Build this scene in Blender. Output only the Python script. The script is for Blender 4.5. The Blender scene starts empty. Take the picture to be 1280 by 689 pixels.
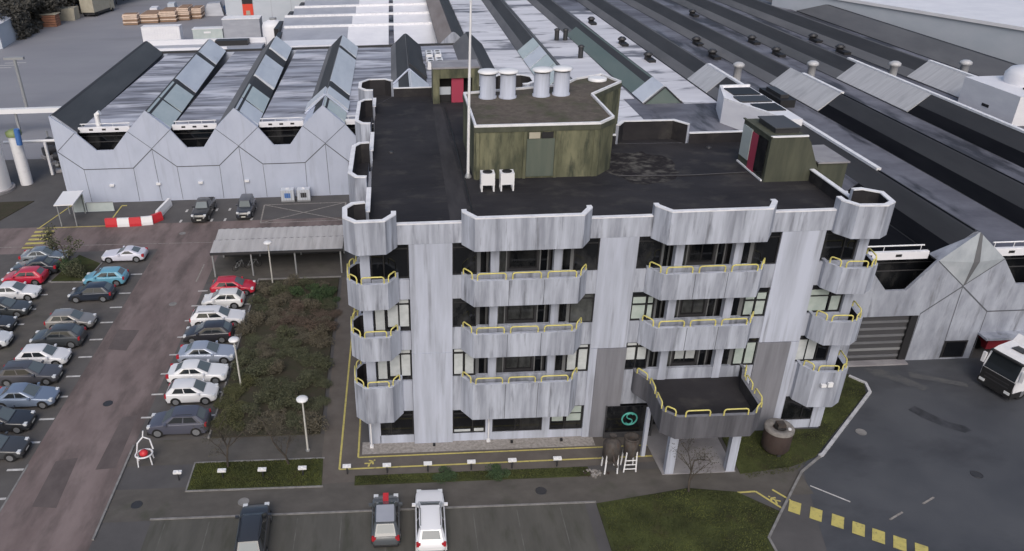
import bpy, math, random
from mathutils import Vector, Matrix
random.seed(11)
PI = math.pi
sc = bpy.context.scene
C = sc.collection

# ------------------------------------------------------------------ materials
def mk(name, c1, c2=None, scale=(1, 1, 1), lo=.35, hi=.65, detail=5, rough=.75, rough2=None, metal=0, bump=0,
       c3=None, scale3=(.3, .3, .3), lo3=.5, hi3=.7, spec=.5, space='pos', coat=0, distort=0.0, bump_scale=None):
    m = bpy.data.materials.new(name); m.use_nodes = True
    nt = m.node_tree; N = nt.nodes; L = nt.links
    b = N['Principled BSDF']
    b.inputs['Roughness'].default_value = rough; b.inputs['Metallic'].default_value = metal
    b.inputs['Specular IOR Level'].default_value = spec
    b.inputs['Coat Weight'].default_value = coat; b.inputs['Coat Roughness'].default_value = .08
    b.inputs['Base Color'].default_value = (*c1, 1)
    if c2 is None and c3 is None and not bump: return m
    if space == 'pos': src = N.new('ShaderNodeNewGeometry').outputs['Position']
    else: src = N.new('ShaderNodeTexCoord').outputs['Object']
    def noise(scl, det):
        mp = N.new('ShaderNodeMapping'); mp.inputs['Scale'].default_value = scl
        L.new(src, mp.inputs['Vector'])
        n = N.new('ShaderNodeTexNoise'); n.inputs['Scale'].default_value = 1; n.inputs['Detail'].default_value = det
        n.inputs['Roughness'].default_value = .62; n.inputs['Distortion'].default_value = distort
        L.new(mp.outputs[0], n.inputs['Vector']); return n
    def ramp(n, a, z):
        r = N.new('ShaderNodeMapRange'); r.inputs['From Min'].default_value = a; r.inputs['From Max'].default_value = z
        L.new(n.outputs['Fac'], r.inputs['Value']); return r
    col = None
    n1 = noise(scale, detail)
    if c2 is not None:
        r1 = ramp(n1, lo, hi)
        mx = N.new('ShaderNodeMix'); mx.data_type = 'RGBA'
        mx.inputs['A'].default_value = (*c1, 1); mx.inputs['B'].default_value = (*c2, 1)
        L.new(r1.outputs[0], mx.inputs['Factor']); col = mx.outputs['Result']
        if rough2 is not None:
            rr = N.new('ShaderNodeMapRange'); rr.inputs['To Min'].default_value = rough; rr.inputs['To Max'].default_value = rough2
            L.new(r1.outputs[0], rr.inputs['Value']); L.new(rr.outputs[0], b.inputs['Roughness'])
    if c3 is not None:
        r3 = ramp(noise(scale3, 6), lo3, hi3)
        mx = N.new('ShaderNodeMix'); mx.data_type = 'RGBA'
        if col is None: mx.inputs['A'].default_value = (*c1, 1)
        else: L.new(col, mx.inputs['A'])
        mx.inputs['B'].default_value = (*c3, 1); L.new(r3.outputs[0], mx.inputs['Factor']); col = mx.outputs['Result']
    if col is not None: L.new(col, b.inputs['Base Color'])
    if bump:
        nb = n1 if bump_scale is None else noise(bump_scale, 4)
        bp = N.new('ShaderNodeBump'); bp.inputs['Strength'].default_value = bump; bp.inputs['Distance'].default_value = .05
        L.new(nb.outputs['Fac'], bp.inputs['Height']); L.new(bp.outputs[0], b.inputs['Normal'])
    return m

M = {}
M['concrete'] = mk('concrete', (.335, .358, .42), (.47, .503, .595), (1.0, 1.0, .085), .36, .62, rough=.8,
                   c3=(.22, .23, .262), scale3=(2.4, 2.4, .13), lo3=.55, hi3=.76)
M['skirt'] = mk('streaked_concrete', (.25, .267, .315), (.455, .485, .56), (1.3, 1.3, .13), .37, .63, rough=.8,
                c3=(.135, .143, .165), scale3=(2.1, 2.1, .24), lo3=.54, hi3=.72)
M['skirt_dark'] = mk('grey_cladding_streaked', (.062, .062, .072), (.125, .125, .142), (1.6, 1.6, .15), .35, .65, rough=.7)
M['pier_grey'] = mk('grey_cladding', (.15, .152, .172), (.225, .228, .255), (1.4, 1.4, .12), .35, .65, rough=.65)
M['coping'] = mk('white_coping', (.78, .78, .80), (.6, .6, .63), (1.5, 1.5, 1.5), .45, .75, rough=.6)
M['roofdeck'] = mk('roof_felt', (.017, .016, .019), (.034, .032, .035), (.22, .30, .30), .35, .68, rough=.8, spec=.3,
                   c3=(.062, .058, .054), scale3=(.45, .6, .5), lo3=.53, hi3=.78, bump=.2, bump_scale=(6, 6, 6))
M['gravelroof'] = mk('gravel_roof', (.066, .053, .043), (.125, .105, .086), (2.2, 2.2, 2.2), .3, .7, rough=.95,
                     c3=(.05, .058, .026), scale3=(.5, .5, .5), lo3=.5, hi3=.72, bump=.5, bump_scale=(7, 7, 7))
M['wornroof'] = mk('worn_roof_gravel', (.024, .022, .024), (.13, .125, .115), (1.3, 1.6, 1), .46, .72, rough=.95, detail=9, spec=.1)
M['feltlap'] = mk('felt_lap', (.034, .032, .035), (.020, .019, .022), (.6, .6, 1), rough=.9)
M['algae'] = mk('algae_panel', (.078, .082, .050), (.18, .178, .11), (.9, .9, .22), .36, .64, rough=.85,
                c3=(.045, .051, .034), scale3=(1.6, 1.6, .35), lo3=.48, hi3=.66)
M['algae_dark'] = mk('algae_panel_dark', (.050, .055, .040), (.085, .089, .062), (1.5, 1.5, .2), .35, .65, rough=.85)
M['algae_door'] = mk('green_grey_door', (.085, .105, .085), (.11, .125, .10), (2, 2, .3), rough=.7)
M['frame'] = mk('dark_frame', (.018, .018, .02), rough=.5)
M['frame_grey'] = mk('grey_frame', (.055, .055, .06), rough=.5)
M['panelgrey'] = mk('grey_door_panel', (.20, .205, .21), rough=.5)
M['glass'] = mk('dark_glass', (.007, .008, .010), (.040, .041, .042), (.7, .7, .35), .48, .72, rough=.06, spec=.5)
M['glass_grey'] = mk('pale_grey_glass', (.035, .037, .038), (.10, .105, .105), (1.0, 1.0, .5), .4, .66, rough=.07, spec=.5)
M['blind'] = mk('pale_blind', (.52, .545, .55), (.42, .445, .45), (2, 2, 2), rough=.7)
M['blind_green'] = mk('greenish_blind', (.34, .40, .37), (.42, .47, .44), (2, 2, 2), rough=.6)
M['yellow'] = mk('yellow_tube', (.66, .59, .17), (.55, .49, .17), (3, 3, 3), rough=.5)
M['yellowpaint'] = mk('yellow_paint', (.50, .43, .13), (.33, .29, .11), (2.5, 2.5, 1), .45, .75, rough=.8, c3=(.13, .12, .08), scale3=(5, 5, 5), lo3=.58, hi3=.75)
M['whitepaint'] = mk('white_road_paint', (.58, .57, .56), (.42, .41, .40), (3, 3, 1), rough=.8, c3=(.18, .17, .17), scale3=(6, 6, 6), lo3=.6, hi3=.75)
M['wornpaint'] = mk('worn_road_paint', (.33, .31, .28), (.22, .2, .19), (3, 3, 1), rough=.85, c3=(.11, .1, .1), scale3=(5, 5, 5), lo3=.5, hi3=.7)
M['teal'] = mk('teal_logo', (.09, .40, .34), rough=.5)
M['reddoor'] = mk('red_door', (.36, .045, .085), rough=.5)
M['red'] = mk('red_plastic', (.55, .03, .04), rough=.45)
M['redorange'] = mk('orange_red_door', (.65, .06, .03), rough=.5)
M['white'] = mk('white_metal', (.72, .72, .74), (.6, .6, .62), (2, 2, 2), .5, .8, rough=.45)
M['whiteplastic'] = mk('white_plastic', (.75, .75, .76), rough=.45)
M['grille'] = mk('dark_grille', (.015, .015, .017), rough=.6)
M['hallwall'] = mk('hall_panel', (.41, .45, .55), (.475, .515, .62), (.5, .5, .25), .3, .7, rough=.6,
                   c3=(.36, .39, .47), scale3=(1.5, 1.5, .15), lo3=.55, hi3=.8)
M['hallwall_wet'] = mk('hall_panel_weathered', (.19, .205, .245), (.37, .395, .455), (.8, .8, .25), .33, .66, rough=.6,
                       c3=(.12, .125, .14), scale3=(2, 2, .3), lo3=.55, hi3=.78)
M['hallglass'] = mk('gable_glazing', (.30, .33, .36), (.42, .45, .48), (.8, .8, .5), .35, .65, rough=.4, spec=.5)
M['seam'] = mk('dark_seam', (.09, .095, .11), rough=.8)
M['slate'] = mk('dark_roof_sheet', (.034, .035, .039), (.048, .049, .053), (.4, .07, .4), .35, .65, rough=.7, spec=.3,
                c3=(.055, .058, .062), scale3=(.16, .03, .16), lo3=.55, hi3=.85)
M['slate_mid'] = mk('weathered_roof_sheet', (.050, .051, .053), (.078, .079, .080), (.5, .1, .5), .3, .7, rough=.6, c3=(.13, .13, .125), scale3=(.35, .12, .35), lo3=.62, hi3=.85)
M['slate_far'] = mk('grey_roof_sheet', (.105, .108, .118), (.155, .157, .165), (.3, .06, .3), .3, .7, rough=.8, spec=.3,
                    c3=(.06, .065, .07), scale3=(.1, .04, .1), lo3=.5, hi3=.8)  # far slopes' sheen and haze are put into this paler colour
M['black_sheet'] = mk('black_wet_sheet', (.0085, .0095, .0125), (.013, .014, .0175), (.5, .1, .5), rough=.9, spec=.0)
M['brownridge'] = mk('brown_roof_sheet', (.18, .15, .14), (.24, .21, .2), (.5, .1, .5), rough=.7)
M['cladlight'] = mk('light_roof_panel', (.50, .53, .59), (.60, .63, .68), (.6, .12, .6), .35, .65, rough=.35, c3=(.38, .40, .43), scale3=(.5, .2, .5), lo3=.6, hi3=.8)
M['cladgreen'] = mk('greenish_roof_glazing', (.40, .46, .46), (.48, .53, .52), (.6, .2, .6), .35, .65, rough=.25)
M['greenslope'] = mk('green_grey_slope', (.105, .145, .135), (.13, .165, .152), (.4, .1, .4), rough=.6)
M['translucent'] = mk('translucent_sheet', (.40, .40, .41), (.50, .50, .51), (.25, 3.0, .25), .35, .65, rough=.4, c3=(.30, .30, .31), scale3=(.3, .5, .3), lo3=.55, hi3=.8)
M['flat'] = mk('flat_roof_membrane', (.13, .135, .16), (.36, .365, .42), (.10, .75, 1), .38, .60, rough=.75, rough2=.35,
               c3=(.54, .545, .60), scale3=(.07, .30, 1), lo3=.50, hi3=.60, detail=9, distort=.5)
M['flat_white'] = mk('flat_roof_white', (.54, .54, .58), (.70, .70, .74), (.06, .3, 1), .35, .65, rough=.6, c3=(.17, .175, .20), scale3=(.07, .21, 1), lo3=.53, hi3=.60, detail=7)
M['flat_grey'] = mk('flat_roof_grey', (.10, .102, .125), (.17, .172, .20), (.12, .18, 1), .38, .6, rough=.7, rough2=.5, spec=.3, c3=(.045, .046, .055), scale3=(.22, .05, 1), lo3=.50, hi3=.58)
M['roofwhite'] = mk('white_sheet_roof', (.76, .76, .79), (.68, .68, .72), (.3, .3, 1), rough=.5)
M['roofgrey'] = mk('pale_grey_sheet_roof', (.30, .315, .36), (.36, .375, .42), (.3, .3, 1), rough=.5)
M['bluewall'] = mk('blue_grey_wall', (.45, .49, .54), (.50, .53, .58), (.2, .2, .4), rough=.6)
M['asphalt'] = mk('asphalt', (.066, .063, .064), (.092, .088, .088), (.35, .35, 1), .3, .7, rough=.8, c3=(.095, .09, .09), scale3=(.15, .15, 1), lo3=.56, hi3=.8, bump=.15, bump_scale=(9, 9, 9))
M['asphalt_yard'] = mk('blue_asphalt', (.048, .051, .059), (.076, .080, .089), (.16, .16, 1), .3, .7, rough=.55, rough2=.75, c3=(.030, .031, .036), scale3=(.09, .16, 1), lo3=.52, hi3=.72, bump=.1, bump_scale=(9, 9, 9))
M['lane'] = mk('red_brown_tarmac', (.128, .096, .092), (.222, .175, .168), (.40, .16, 1), .3, .7, rough=.85, c3=(.075, .06, .056), scale3=(.45, .14, 1), lo3=.47, hi3=.70, bump=.12, bump_scale=(8, 8, 8))
M['bay'] = mk('parking_bay_tarmac', (.072, .067, .064), (.105, .098, .094), (.4, .4, 1), .3, .7, rough=.8, c3=(.14, .125, .12), scale3=(.3, .3, 1), lo3=.55, hi3=.8, bump=.12, bump_scale=(8, 8, 8))
M['path'] = mk('dark_paving', (.070, .064, .057), (.105, .096, .086), (.6, .9, 1), .3, .7, rough=.8, c3=(.05, .055, .035), scale3=(.4, .4, 1), lo3=.58, hi3=.8, bump=.2, bump_scale=(4, 4, 4))
M['walk'] = mk('walkway_paving', (.095, .082, .072), (.125, .11, .098), (1, 1, 1), .3, .7, rough=.85)
M['bayconc'] = mk('mossy_concrete', (.066, .064, .056), (.10, .096, .085), (.9, .18, 1), .3, .7, rough=.85, c3=(.048, .049, .036), scale3=(1.1, .25, 1), lo3=.5, hi3=.75)
M['slab'] = mk('pale_paving', (.30, .29, .30), (.22, .21, .22), (.6, .6, 1), .35, .65, rough=.55, c3=(.42, .41, .41), scale3=(.4, .6, 1), lo3=.56, hi3=.75)
M['stone'] = mk('stone_strip', (.34, .32, .30), (.22, .20, .185), (5, 5, 5), .35, .65, rough=.9, bump=.6)
M['bayline'] = mk('faint_bay_line', (.13, .128, .118), (.085, .083, .075), (2, 1, 1), .4, .6, rough=.9)
M['lanepatch'] = mk('lane_patch', (.085, .068, .066), (.12, .098, .094), (.8, .5, 1), rough=.85, bump=.1, bump_scale=(9, 9, 9))
M['wearpatch'] = mk('pale_wear', (.092, .092, .092), (.062, .065, .072), (.9, 1.3, 1), .35, .6, rough=.85)
M['tardark'] = mk('oil_stained_tarmac', (.022, .023, .026), (.05, .052, .06), (1.2, 1.2, 1), rough=.6)
M['kerb'] = mk('kerb_stone', (.24, .235, .23), (.16, .155, .15), (2, 2, 2), rough=.85)
M['kerbwhite'] = mk('pale_kerb', (.48, .48, .50), (.3, .3, .31), (1.5, 1.5, 1.5), .45, .7, rough=.8)
M['lawn'] = mk('lawn', (.024, .026, .015), (.075, .088, .033), (.35, .45, 1), .3, .7, rough=.95, spec=.1, c3=(.045, .036, .024), scale3=(.5, .5, 1), lo3=.55, hi3=.75, bump=.8, bump_scale=(7, 7, 7))
M['soil'] = mk('planted_soil', (.062, .052, .042), (.045, .048, .03), (1.2, 1.2, 1), .3, .7, rough=1, spec=.1, bump=.8, bump_scale=(4, 4, 4))
M['grass'] = mk('grass_blades', (.026, .032, .015), (.115, .13, .042), (.33, .4, .4), .3, .7, rough=.9, spec=.15)
M['yard'] = mk('yard_concrete', (.215, .215, .238), (.255, .255, .275), (.05, .09, 1), .3, .7, rough=.7, c3=(.18, .175, .185), scale3=(.03, .08, 1), lo3=.55, hi3=.8)
M['cladcarport'] = mk('grey_sheet', (.36, .35, .35), (.45, .44, .44), (1.2, .15, 1), .35, .65, rough=.6, c3=(.3, .29, .28), scale3=(2, .2, 1), lo3=.55, hi3=.8)
M['darkmetal'] = mk('dark_metal', (.035, .035, .038), rough=.5)
M['galv'] = mk('galvanised', (.32, .33, .34), rough=.45, metal=.3)
M['polepale'] = mk('pale_pole', (.52, .51, .47), rough=.6)
M['rust'] = mk('rusty_steel', (.030, .026, .025), (.075, .066, .06), (2.5, 2.5, 1.2), .35, .65, rough=.85, c3=(.055, .035, .026), scale3=(4, 4, 2), lo3=.52, hi3=.7, bump=.3)
M['rustbrown'] = mk('rusty_tank', (.034, .022, .020), (.055, .038, .033), (2, 2, 1), .35, .65, rough=.9, c3=(.03, .026, .026), scale3=(2, 2, 1), lo3=.55, hi3=.75)
M['stonepale'] = mk('pale_rim', (.24, .225, .215), (.15, .14, .13), (3, 3, 3), rough=.9)
M['wood'] = mk('timber', (.72, .58, .48), (.58, .45, .36), (1.5, 1.5, 3), rough=.8)
M['wooddark'] = mk('timber_brown', (.26, .17, .115), rough=.9)
M['brick'] = mk('orange_blocks', (.36, .17, .10), (.25, .12, .08), (2, 2, 2), rough=.85)
M['beige'] = mk('beige_box', (.42, .39, .31), (.36, .33, .26), (1, 1, 1), rough=.6)
M['bark'] = mk('bark', (.045, .037, .03), (.07, .058, .046), (4, 4, 1), rough=.95)
M['blueplastic'] = mk('blue_plastic', (.06, .16, .42), rough=.5)
M['greenplastic'] = mk('green_plastic', (.20, .25, .10), rough=.5)
M['ibc'] = mk('milky_plastic', (.52, .55, .60), rough=.4)
M['tyre'] = mk('tyre', (.012, .012, .013), rough=.85)
M['rim'] = mk('alloy_rim', (.35, .36, .38), rough=.35, metal=.6)
M['carglass'] = mk('car_glass', (.02, .024, .028), rough=.06, spec=.7)
M['screen'] = mk('windscreen_glass', (.12, .145, .158), rough=.10, spec=.45)  # pale base: the sky's reflection is put into the glass colour
M['cartrim'] = mk('black_trim', (.015, .015, .016), rough=.6)
M['headlight'] = mk('headlight_lens', (.62, .64, .66), rough=.15)
M['taillight'] = mk('tail_lens', (.38, .02, .03), rough=.2)
M['plate_y'] = mk('number_plate', (.6, .6, .55), rough=.5)
LEAF = {}
for k, (a, b_) in {'dark': ((0.061, 0.068, 0.043), (0.119, 0.124, 0.076)), 'green': ((0.040, 0.068, 0.035), (0.077, 0.115, 0.055)),
                   'brown': ((0.090, 0.081, 0.061), (0.162, 0.145, 0.107)), 'red': ((0.089, 0.068, 0.054), (0.146, 0.112, 0.089)),
                   'olive': ((0.065, 0.070, 0.036), (0.117, 0.117, 0.058)), 'twig': ((.055, .052, .04), (.09, .085, .06)),
                   'far': ((.075, .072, .066), (.12, .115, .10))}.items():
    LEAF[k] = mk('leaf_' + k, a, b_, (2.2, 2.2, 2.2), .3, .7, rough=.9, spec=.15)

# ------------------------------------------------------------------ mesh helpers
class MB:
    def __init__(s): s.v = []; s.f = []; s.m = []; s.mats = []; s.sm = []
    def mi(s, mat):
        if mat not in s.mats: s.mats.append(mat)
        return s.mats.index(mat)
    def face(s, pts, mat, smooth=False):
        i = len(s.v); s.v += [tuple(p) for p in pts]; s.f.append(list(range(i, i + len(pts)))); s.m.append(s.mi(mat)); s.sm.append(smooth)
    def add(s, verts, faces, mat, smooth=False):
        i = len(s.v); s.v += [tuple(p) for p in verts]; k = s.mi(mat)
        for f in faces: s.f.append([i + j for j in f]); s.m.append(k); s.sm.append(smooth)
    def box(s, x0, x1, y0, y1, z0, z1, mat):
        v = [(x0, y0, z0), (x1, y0, z0), (x1, y1, z0), (x0, y1, z0), (x0, y0, z1), (x1, y0, z1), (x1, y1, z1), (x0, y1, z1)]
        s.add(v, [(3, 2, 1, 0), (4, 5, 6, 7), (0, 1, 5, 4), (1, 2, 6, 5), (2, 3, 7, 6), (3, 0, 4, 7)], mat)
    def cbox(s, c, size, mat, rz=0):
        hx, hy, hz = size[0] / 2, size[1] / 2, size[2] / 2; ca, sa = math.cos(rz), math.sin(rz)
        v = []
        for z in (-hz, hz):
            for x, y in ((-hx, -hy), (hx, -hy), (hx, hy), (-hx, hy)): v.append((c[0] + x * ca - y * sa, c[1] + x * sa + y * ca, c[2] + z))
        s.add(v, [(3, 2, 1, 0), (4, 5, 6, 7), (0, 1, 5, 4), (1, 2, 6, 5), (2, 3, 7, 6), (3, 0, 4, 7)], mat)
    def prism(s, poly, z0, z1, side, top=None, bottom=True):
        n = len(poly); a = sum(poly[i][0] * poly[(i + 1) % n][1] - poly[(i + 1) % n][0] * poly[i][1] for i in range(n))
        if a < 0: poly = poly[::-1]
        lo = [(p[0], p[1], z0) for p in poly]; hi = [(p[0], p[1], z1) for p in poly]
        s.add(lo + hi, [(i, (i + 1) % n, n + (i + 1) % n, n + i) for i in range(n)], side)
        s.face(hi, top or side)
        if bottom: s.face(lo[::-1], side)
    def strip(s, path, z0, z1, t, mat, inner=None):
        """wall along a plan path; t is thickness to the left (+) of the direction of travel"""
        n = len(path); nor = []
        segs = []
        for i in range(n - 1):
            d = Vector((path[i + 1][0] - path[i][0], path[i + 1][1] - path[i][1])); d.normalize(); segs.append(Vector((-d.y, d.x)))
        off = []
        for i in range(n):
            if i == 0: o = segs[0]
            elif i == n - 1: o = segs[-1]
            else:
                o = segs[i - 1] + segs[i]; o = o / max(.35, o.dot(segs[i]))
            off.append((path[i][0] + o.x * t, path[i][1] + o.y * t))
        v = []
        for p, q in zip(path, off): v += [(p[0], p[1], z0), (p[0], p[1], z1), (q[0], q[1], z1), (q[0], q[1], z0)]
        f = []
        for i in range(n - 1):
            a = 4 * i; b = a + 4
            for k in range(4): f.append((a + k, b + k, b + (k + 1) % 4, a + (k + 1) % 4))
        f.append((0, 1, 2, 3)); f.append((4 * n - 1, 4 * n - 2, 4 * n - 3, 4 * n - 4))
        if inner:
            s.add(v, [q for i, q in enumerate(f) if i >= 4 * (n - 1) or i % 4 != 2], mat)
            s.add(v, [q for i, q in enumerate(f) if i < 4 * (n - 1) and i % 4 == 2], inner)
        else: s.add(v, f, mat)
    def tube(s, pts, r, mat, n=6, smooth=True):
        pts = [Vector(p) for p in pts]; rs = r if isinstance(r, (list, tuple)) else [r] * len(pts)
        v = []; f = []; prev = None
        for i, p in enumerate(pts):
            d = (pts[min(i + 1, len(pts) - 1)] - pts[max(i - 1, 0)]).normalized()
            ref = Vector((0, 0, 1)) if abs(d.z) < .92 else Vector((1, 0, 0))
            a = d.cross(ref).normalized(); b = d.cross(a).normalized()
            if prev is not None and a.dot(prev) < 0: a, b = -a, -b
            prev = a
            for k in range(n):
                t = 2 * PI * k / n; v.append(p + (a * math.cos(t) + b * math.sin(t)) * rs[i])
        for i in range(len(pts) - 1):
            for k in range(n): f.append((i * n + k, i * n + (k + 1) % n, (i + 1) * n + (k + 1) % n, (i + 1) * n + k))
        s.add(v, f, mat, smooth)
        e = (len(pts) - 1) * n
        s.face([v[k] for k in range(n)][::-1], mat); s.face([v[e + k] for k in range(n)], mat)
    def lathe(s, c, prof, mat, n=20, smooth=True, cap=True):
        v = []; f = []
        for r, z in prof:
            for k in range(n): t = 2 * PI * k / n; v.append((c[0] + r * math.cos(t), c[1] + r * math.sin(t), c[2] + z))
        for i in range(len(prof) - 1):
            for k in range(n): f.append((i * n + k, i * n + (k + 1) % n, (i + 1) * n + (k + 1) % n, (i + 1) * n + k))
        s.add(v, f, mat, smooth)
        if cap:
            s.face(v[-n:], mat); s.face(v[:n][::-1], mat)
    def obj(s, name, parent=None, loc=None):
        me = bpy.data.meshes.new(name); me.from_pydata(s.v, [], s.f)
        for m in s.mats: me.materials.append(M[m] if isinstance(m, str) else m)
        for p, k, sm in zip(me.polygons, s.m, s.sm): p.material_index = k; p.use_smooth = sm
        me.update()
        o = bpy.data.objects.new(name, me); C.objects.link(o)
        if parent: o.parent = parent
        if loc: o.location = loc
        return o

def shrink(poly, t):
    n = len(poly); a = sum(poly[i][0] * poly[(i + 1) % n][1] - poly[(i + 1) % n][0] * poly[i][1] for i in range(n))
    if a < 0: poly = poly[::-1]
    out = []
    for i in range(n):
        p, q, r = Vector(poly[i - 1]), Vector(poly[i]), Vector(poly[(i + 1) % n])
        d1, d2 = (q - p).normalized(), (r - q).normalized(); n1, n2 = Vector((-d1.y, d1.x)), Vector((-d2.y, d2.x)); o = n1 + n2
        o = o / max(.35, o.dot(n1)); out.append((q.x + o.x * t, q.y + o.y * t))
    return out
def thing(name, label, cat, loc=(0, 0, 0), rz=0, group=None):
    o = bpy.data.objects.new(name, None); C.objects.link(o); o.empty_display_size = .3
    o.location = loc; o.rotation_euler = (0, 0, rz); o['label'] = label; o['category'] = cat
    if group: o['group'] = group
    return o
def tag(o, label, cat, group=None, kind=None):
    o['label'] = label; o['category'] = cat
    if group: o['group'] = group
    if kind: o['kind'] = kind
    return o
def struct(mb, name):
    o = mb.obj(name); o['kind'] = 'structure'; return o
def kids(o): return [c for c in bpy.data.objects if c.parent == o]
def dup(root, loc, rz=0, label=None, group=None, scale=None):
    r = root.copy(); C.objects.link(r); r.location = loc; r.rotation_euler = (0, 0, rz)
    if scale: r.scale = scale
    if label: r['label'] = label
    if group: r['group'] = group
    for ch in kids(root):
        c = ch.copy(); C.objects.link(c); c.parent = r
        for g in kids(ch):
            d = g.copy(); C.objects.link(d); d.parent = c
    return r
def arc_hoop(mb, p, q, zb, zt, r, mat):
    """one guard-rail hoop from plan point p to q"""
    p = Vector((p[0], p[1], 0)); q = Vector((q[0], q[1], 0)); d = (q - p).normalized(); h = .14
    pts = [p + Vector((0, 0, zb)), p + Vector((0, 0, zt - h)), p + d * .05 + Vector((0, 0, zt - .04)), p + d * h + Vector((0, 0, zt)),
           q - d * h + Vector((0, 0, zt)), q - d * .05 + Vector((0, 0, zt - .04)), q + Vector((0, 0, zt - h)), q + Vector((0, 0, zb))]
    mb.tube(pts, r, mat, 6)

# ------------------------------------------------------------------ ground
def flatpoly(name, poly, z, mat):
    mb = MB(); mb.face([(p[0], p[1], z) for p in poly], mat)
    o = struct(mb, name)
    if o.data.polygons[0].normal.z < 0: o.data.flip_normals()
    return o
def rect(x0, x1, y0, y1): return [(x0, y0), (x1, y0), (x1, y1), (x0, y1)]
flatpoly('ground', rect(-900, 900, -300, 1200), -.012, 'asphalt')
flatpoly('storage_yard', [(-300, 105), (-44, 105), (-42, 134), (-30, 134), (-30, 290), (-300, 290)], -.004, 'yard')
flatpoly('service_yard', [(20.6, 20), (90, 20), (90, 49.2), (28.5, 49.2), (28.4, 44), (25.3, 37.4)], -.006, 'asphalt_yard')
flatpoly('car_park_lane', [(-25.7, 20), (-19.0, 20), (-19.0, 75), (-6, 75), (-6, 81), (-60, 81), (-60, 74.2), (-25.7, 74.2)], -.004, 'lane')
flatpoly('parking_bays', rect(-60, -25.7, 20, 74.2), -.002, 'bay')
flatpoly('parking_bays', rect(-19.0, -13.9, 42.6, 66), -.002, 'bay')
flatpoly('carport_floor', rect(-18.9, -5.7, 66.4, 73), .002, 'path')
flatpoly('footpath', rect(-18.9, 25, 35.4, 38.2), .000, 'path')
flatpoly('footpath', rect(-18.9, -5.6, 40.4, 43.0), .002, 'path')
flatpoly('footpath', rect(-60, -31.4, 52, 67), .002, 'path')
flatpoly('bay_paving', rect(-15.9, 10.7, 20, 35.4), .004, 'bayconc')
flatpoly('walkway', [(-5.9, 38.0), (16.2, 38.9), (16.2, 41.6), (-3.3, 41.6), (-3.3, 66.4), (-5.9, 66.4)], .006, 'walk')
flatpoly('stone_strip', [(-3.2, 40.65), (12.6, 40.65), (12.6, 41.9), (-3.2, 41.9)], .03, 'stone')
mb = MB(); mb.prism([(16.2, 37.6), (20.95, 37.6), (21.1, 42.6), (16.0, 42.6)], -.01, .06, 'slab'); struct(mb, 'entrance_paving')
def lawn(poly, z=.05): 
    mb = MB(); mb.prism(poly, -.01, z, 'lawn'); return struct(mb, 'lawn')
lawn([(-14.3, 37.85), (-5.7, 37.8), (-5.8, 40.4), (-14.3, 40.45)])
lawn([(-3.6, 37.75), (11.6, 37.75), (11.6, 38.6), (-3.6, 38.6)])
lawn([(11.4, 20), (20.2, 20), (20.7, 32.1), (22.3, 34.0), (20.3, 35.8), (17.4, 36.3), (11.4, 35.3)])
lawn([(21.2, 37.4), (24.8, 37.9), (26.7, 38.7), (33.7, 45.3), (34.2, 46.5), (32.8, 49.0), (28.4, 49.0), (28.4, 41.5), (21.4, 41.5)])
lawn([(-34.3, 67.6), (-31.0, 67.4), (-30.7, 71.2), (-33.6, 73.4)])
mb = MB(); mb.prism([(-70, 82), (-46.5, 82), (-44.5, 89), (-70, 89)], -.01, .05, 'soil'); struct(mb, 'soil_bed')
mb = MB(); mb.prism([(-13.8, 43.0), (-6.2, 43.0), (-6.2, 66.2), (-13.8, 66.2)], -.01, .10, 'soil'); struct(mb, 'planting_bed')

# kerbs
mb = MB()
mb.strip([(-18.9, 34), (-18.95, 42.5)], 0, .09, .14, 'kerb')
mb.strip([(-13.9, 42.95), (-13.9, 66.4), (-6.0, 66.4)], 0, .12, .13, 'kerb')
mb.strip([(-14.4, 40.5), (-14.4, 37.75), (-5.6, 37.7)], 0, .08, .1, 'kerb')
mb.strip([(-14.3, 40.5), (-5.7, 40.48)], 0, .09, -.1, 'kerb')
mb.strip([(-16.0, 35.42), (11.4, 35.38)], 0, .07, .12, 'kerb')
mb.strip([(-34.4, 67.5), (-30.95, 67.3), (-30.6, 71.3)], 0, .1, -.12, 'kerb')
mb.strip([(-25.6, 20), (-25.6, 41)], 0, .01, .12, 'kerb')
struct(mb, 'kerb')
mb = MB(); mb.strip([(27.0, 38.6), (27.3, 38.75), (34.05, 45.2), (34.35, 46.4), (33.6, 47.4)], 0, .16, .2, 'kerbwhite'); struct(mb, 'kerb')
mb = MB(); mb.strip([(20.65, 20), (20.75, 32), (22.4, 34.0), (25.2, 37.3), (27.0, 38.6)], 0, .10, .14, 'kerb'); struct(mb, 'kerb')

flatpoly('tarmac_patch', [(35.6, 43.2), (36.0, 42.3), (36.9, 41.2), (37.9, 40.5), (38.5, 40.7), (38.4, 41.2), (37.5, 41.7), (36.9, 42.6), (36.3, 43.6)], .002, 'tardark')
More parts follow.
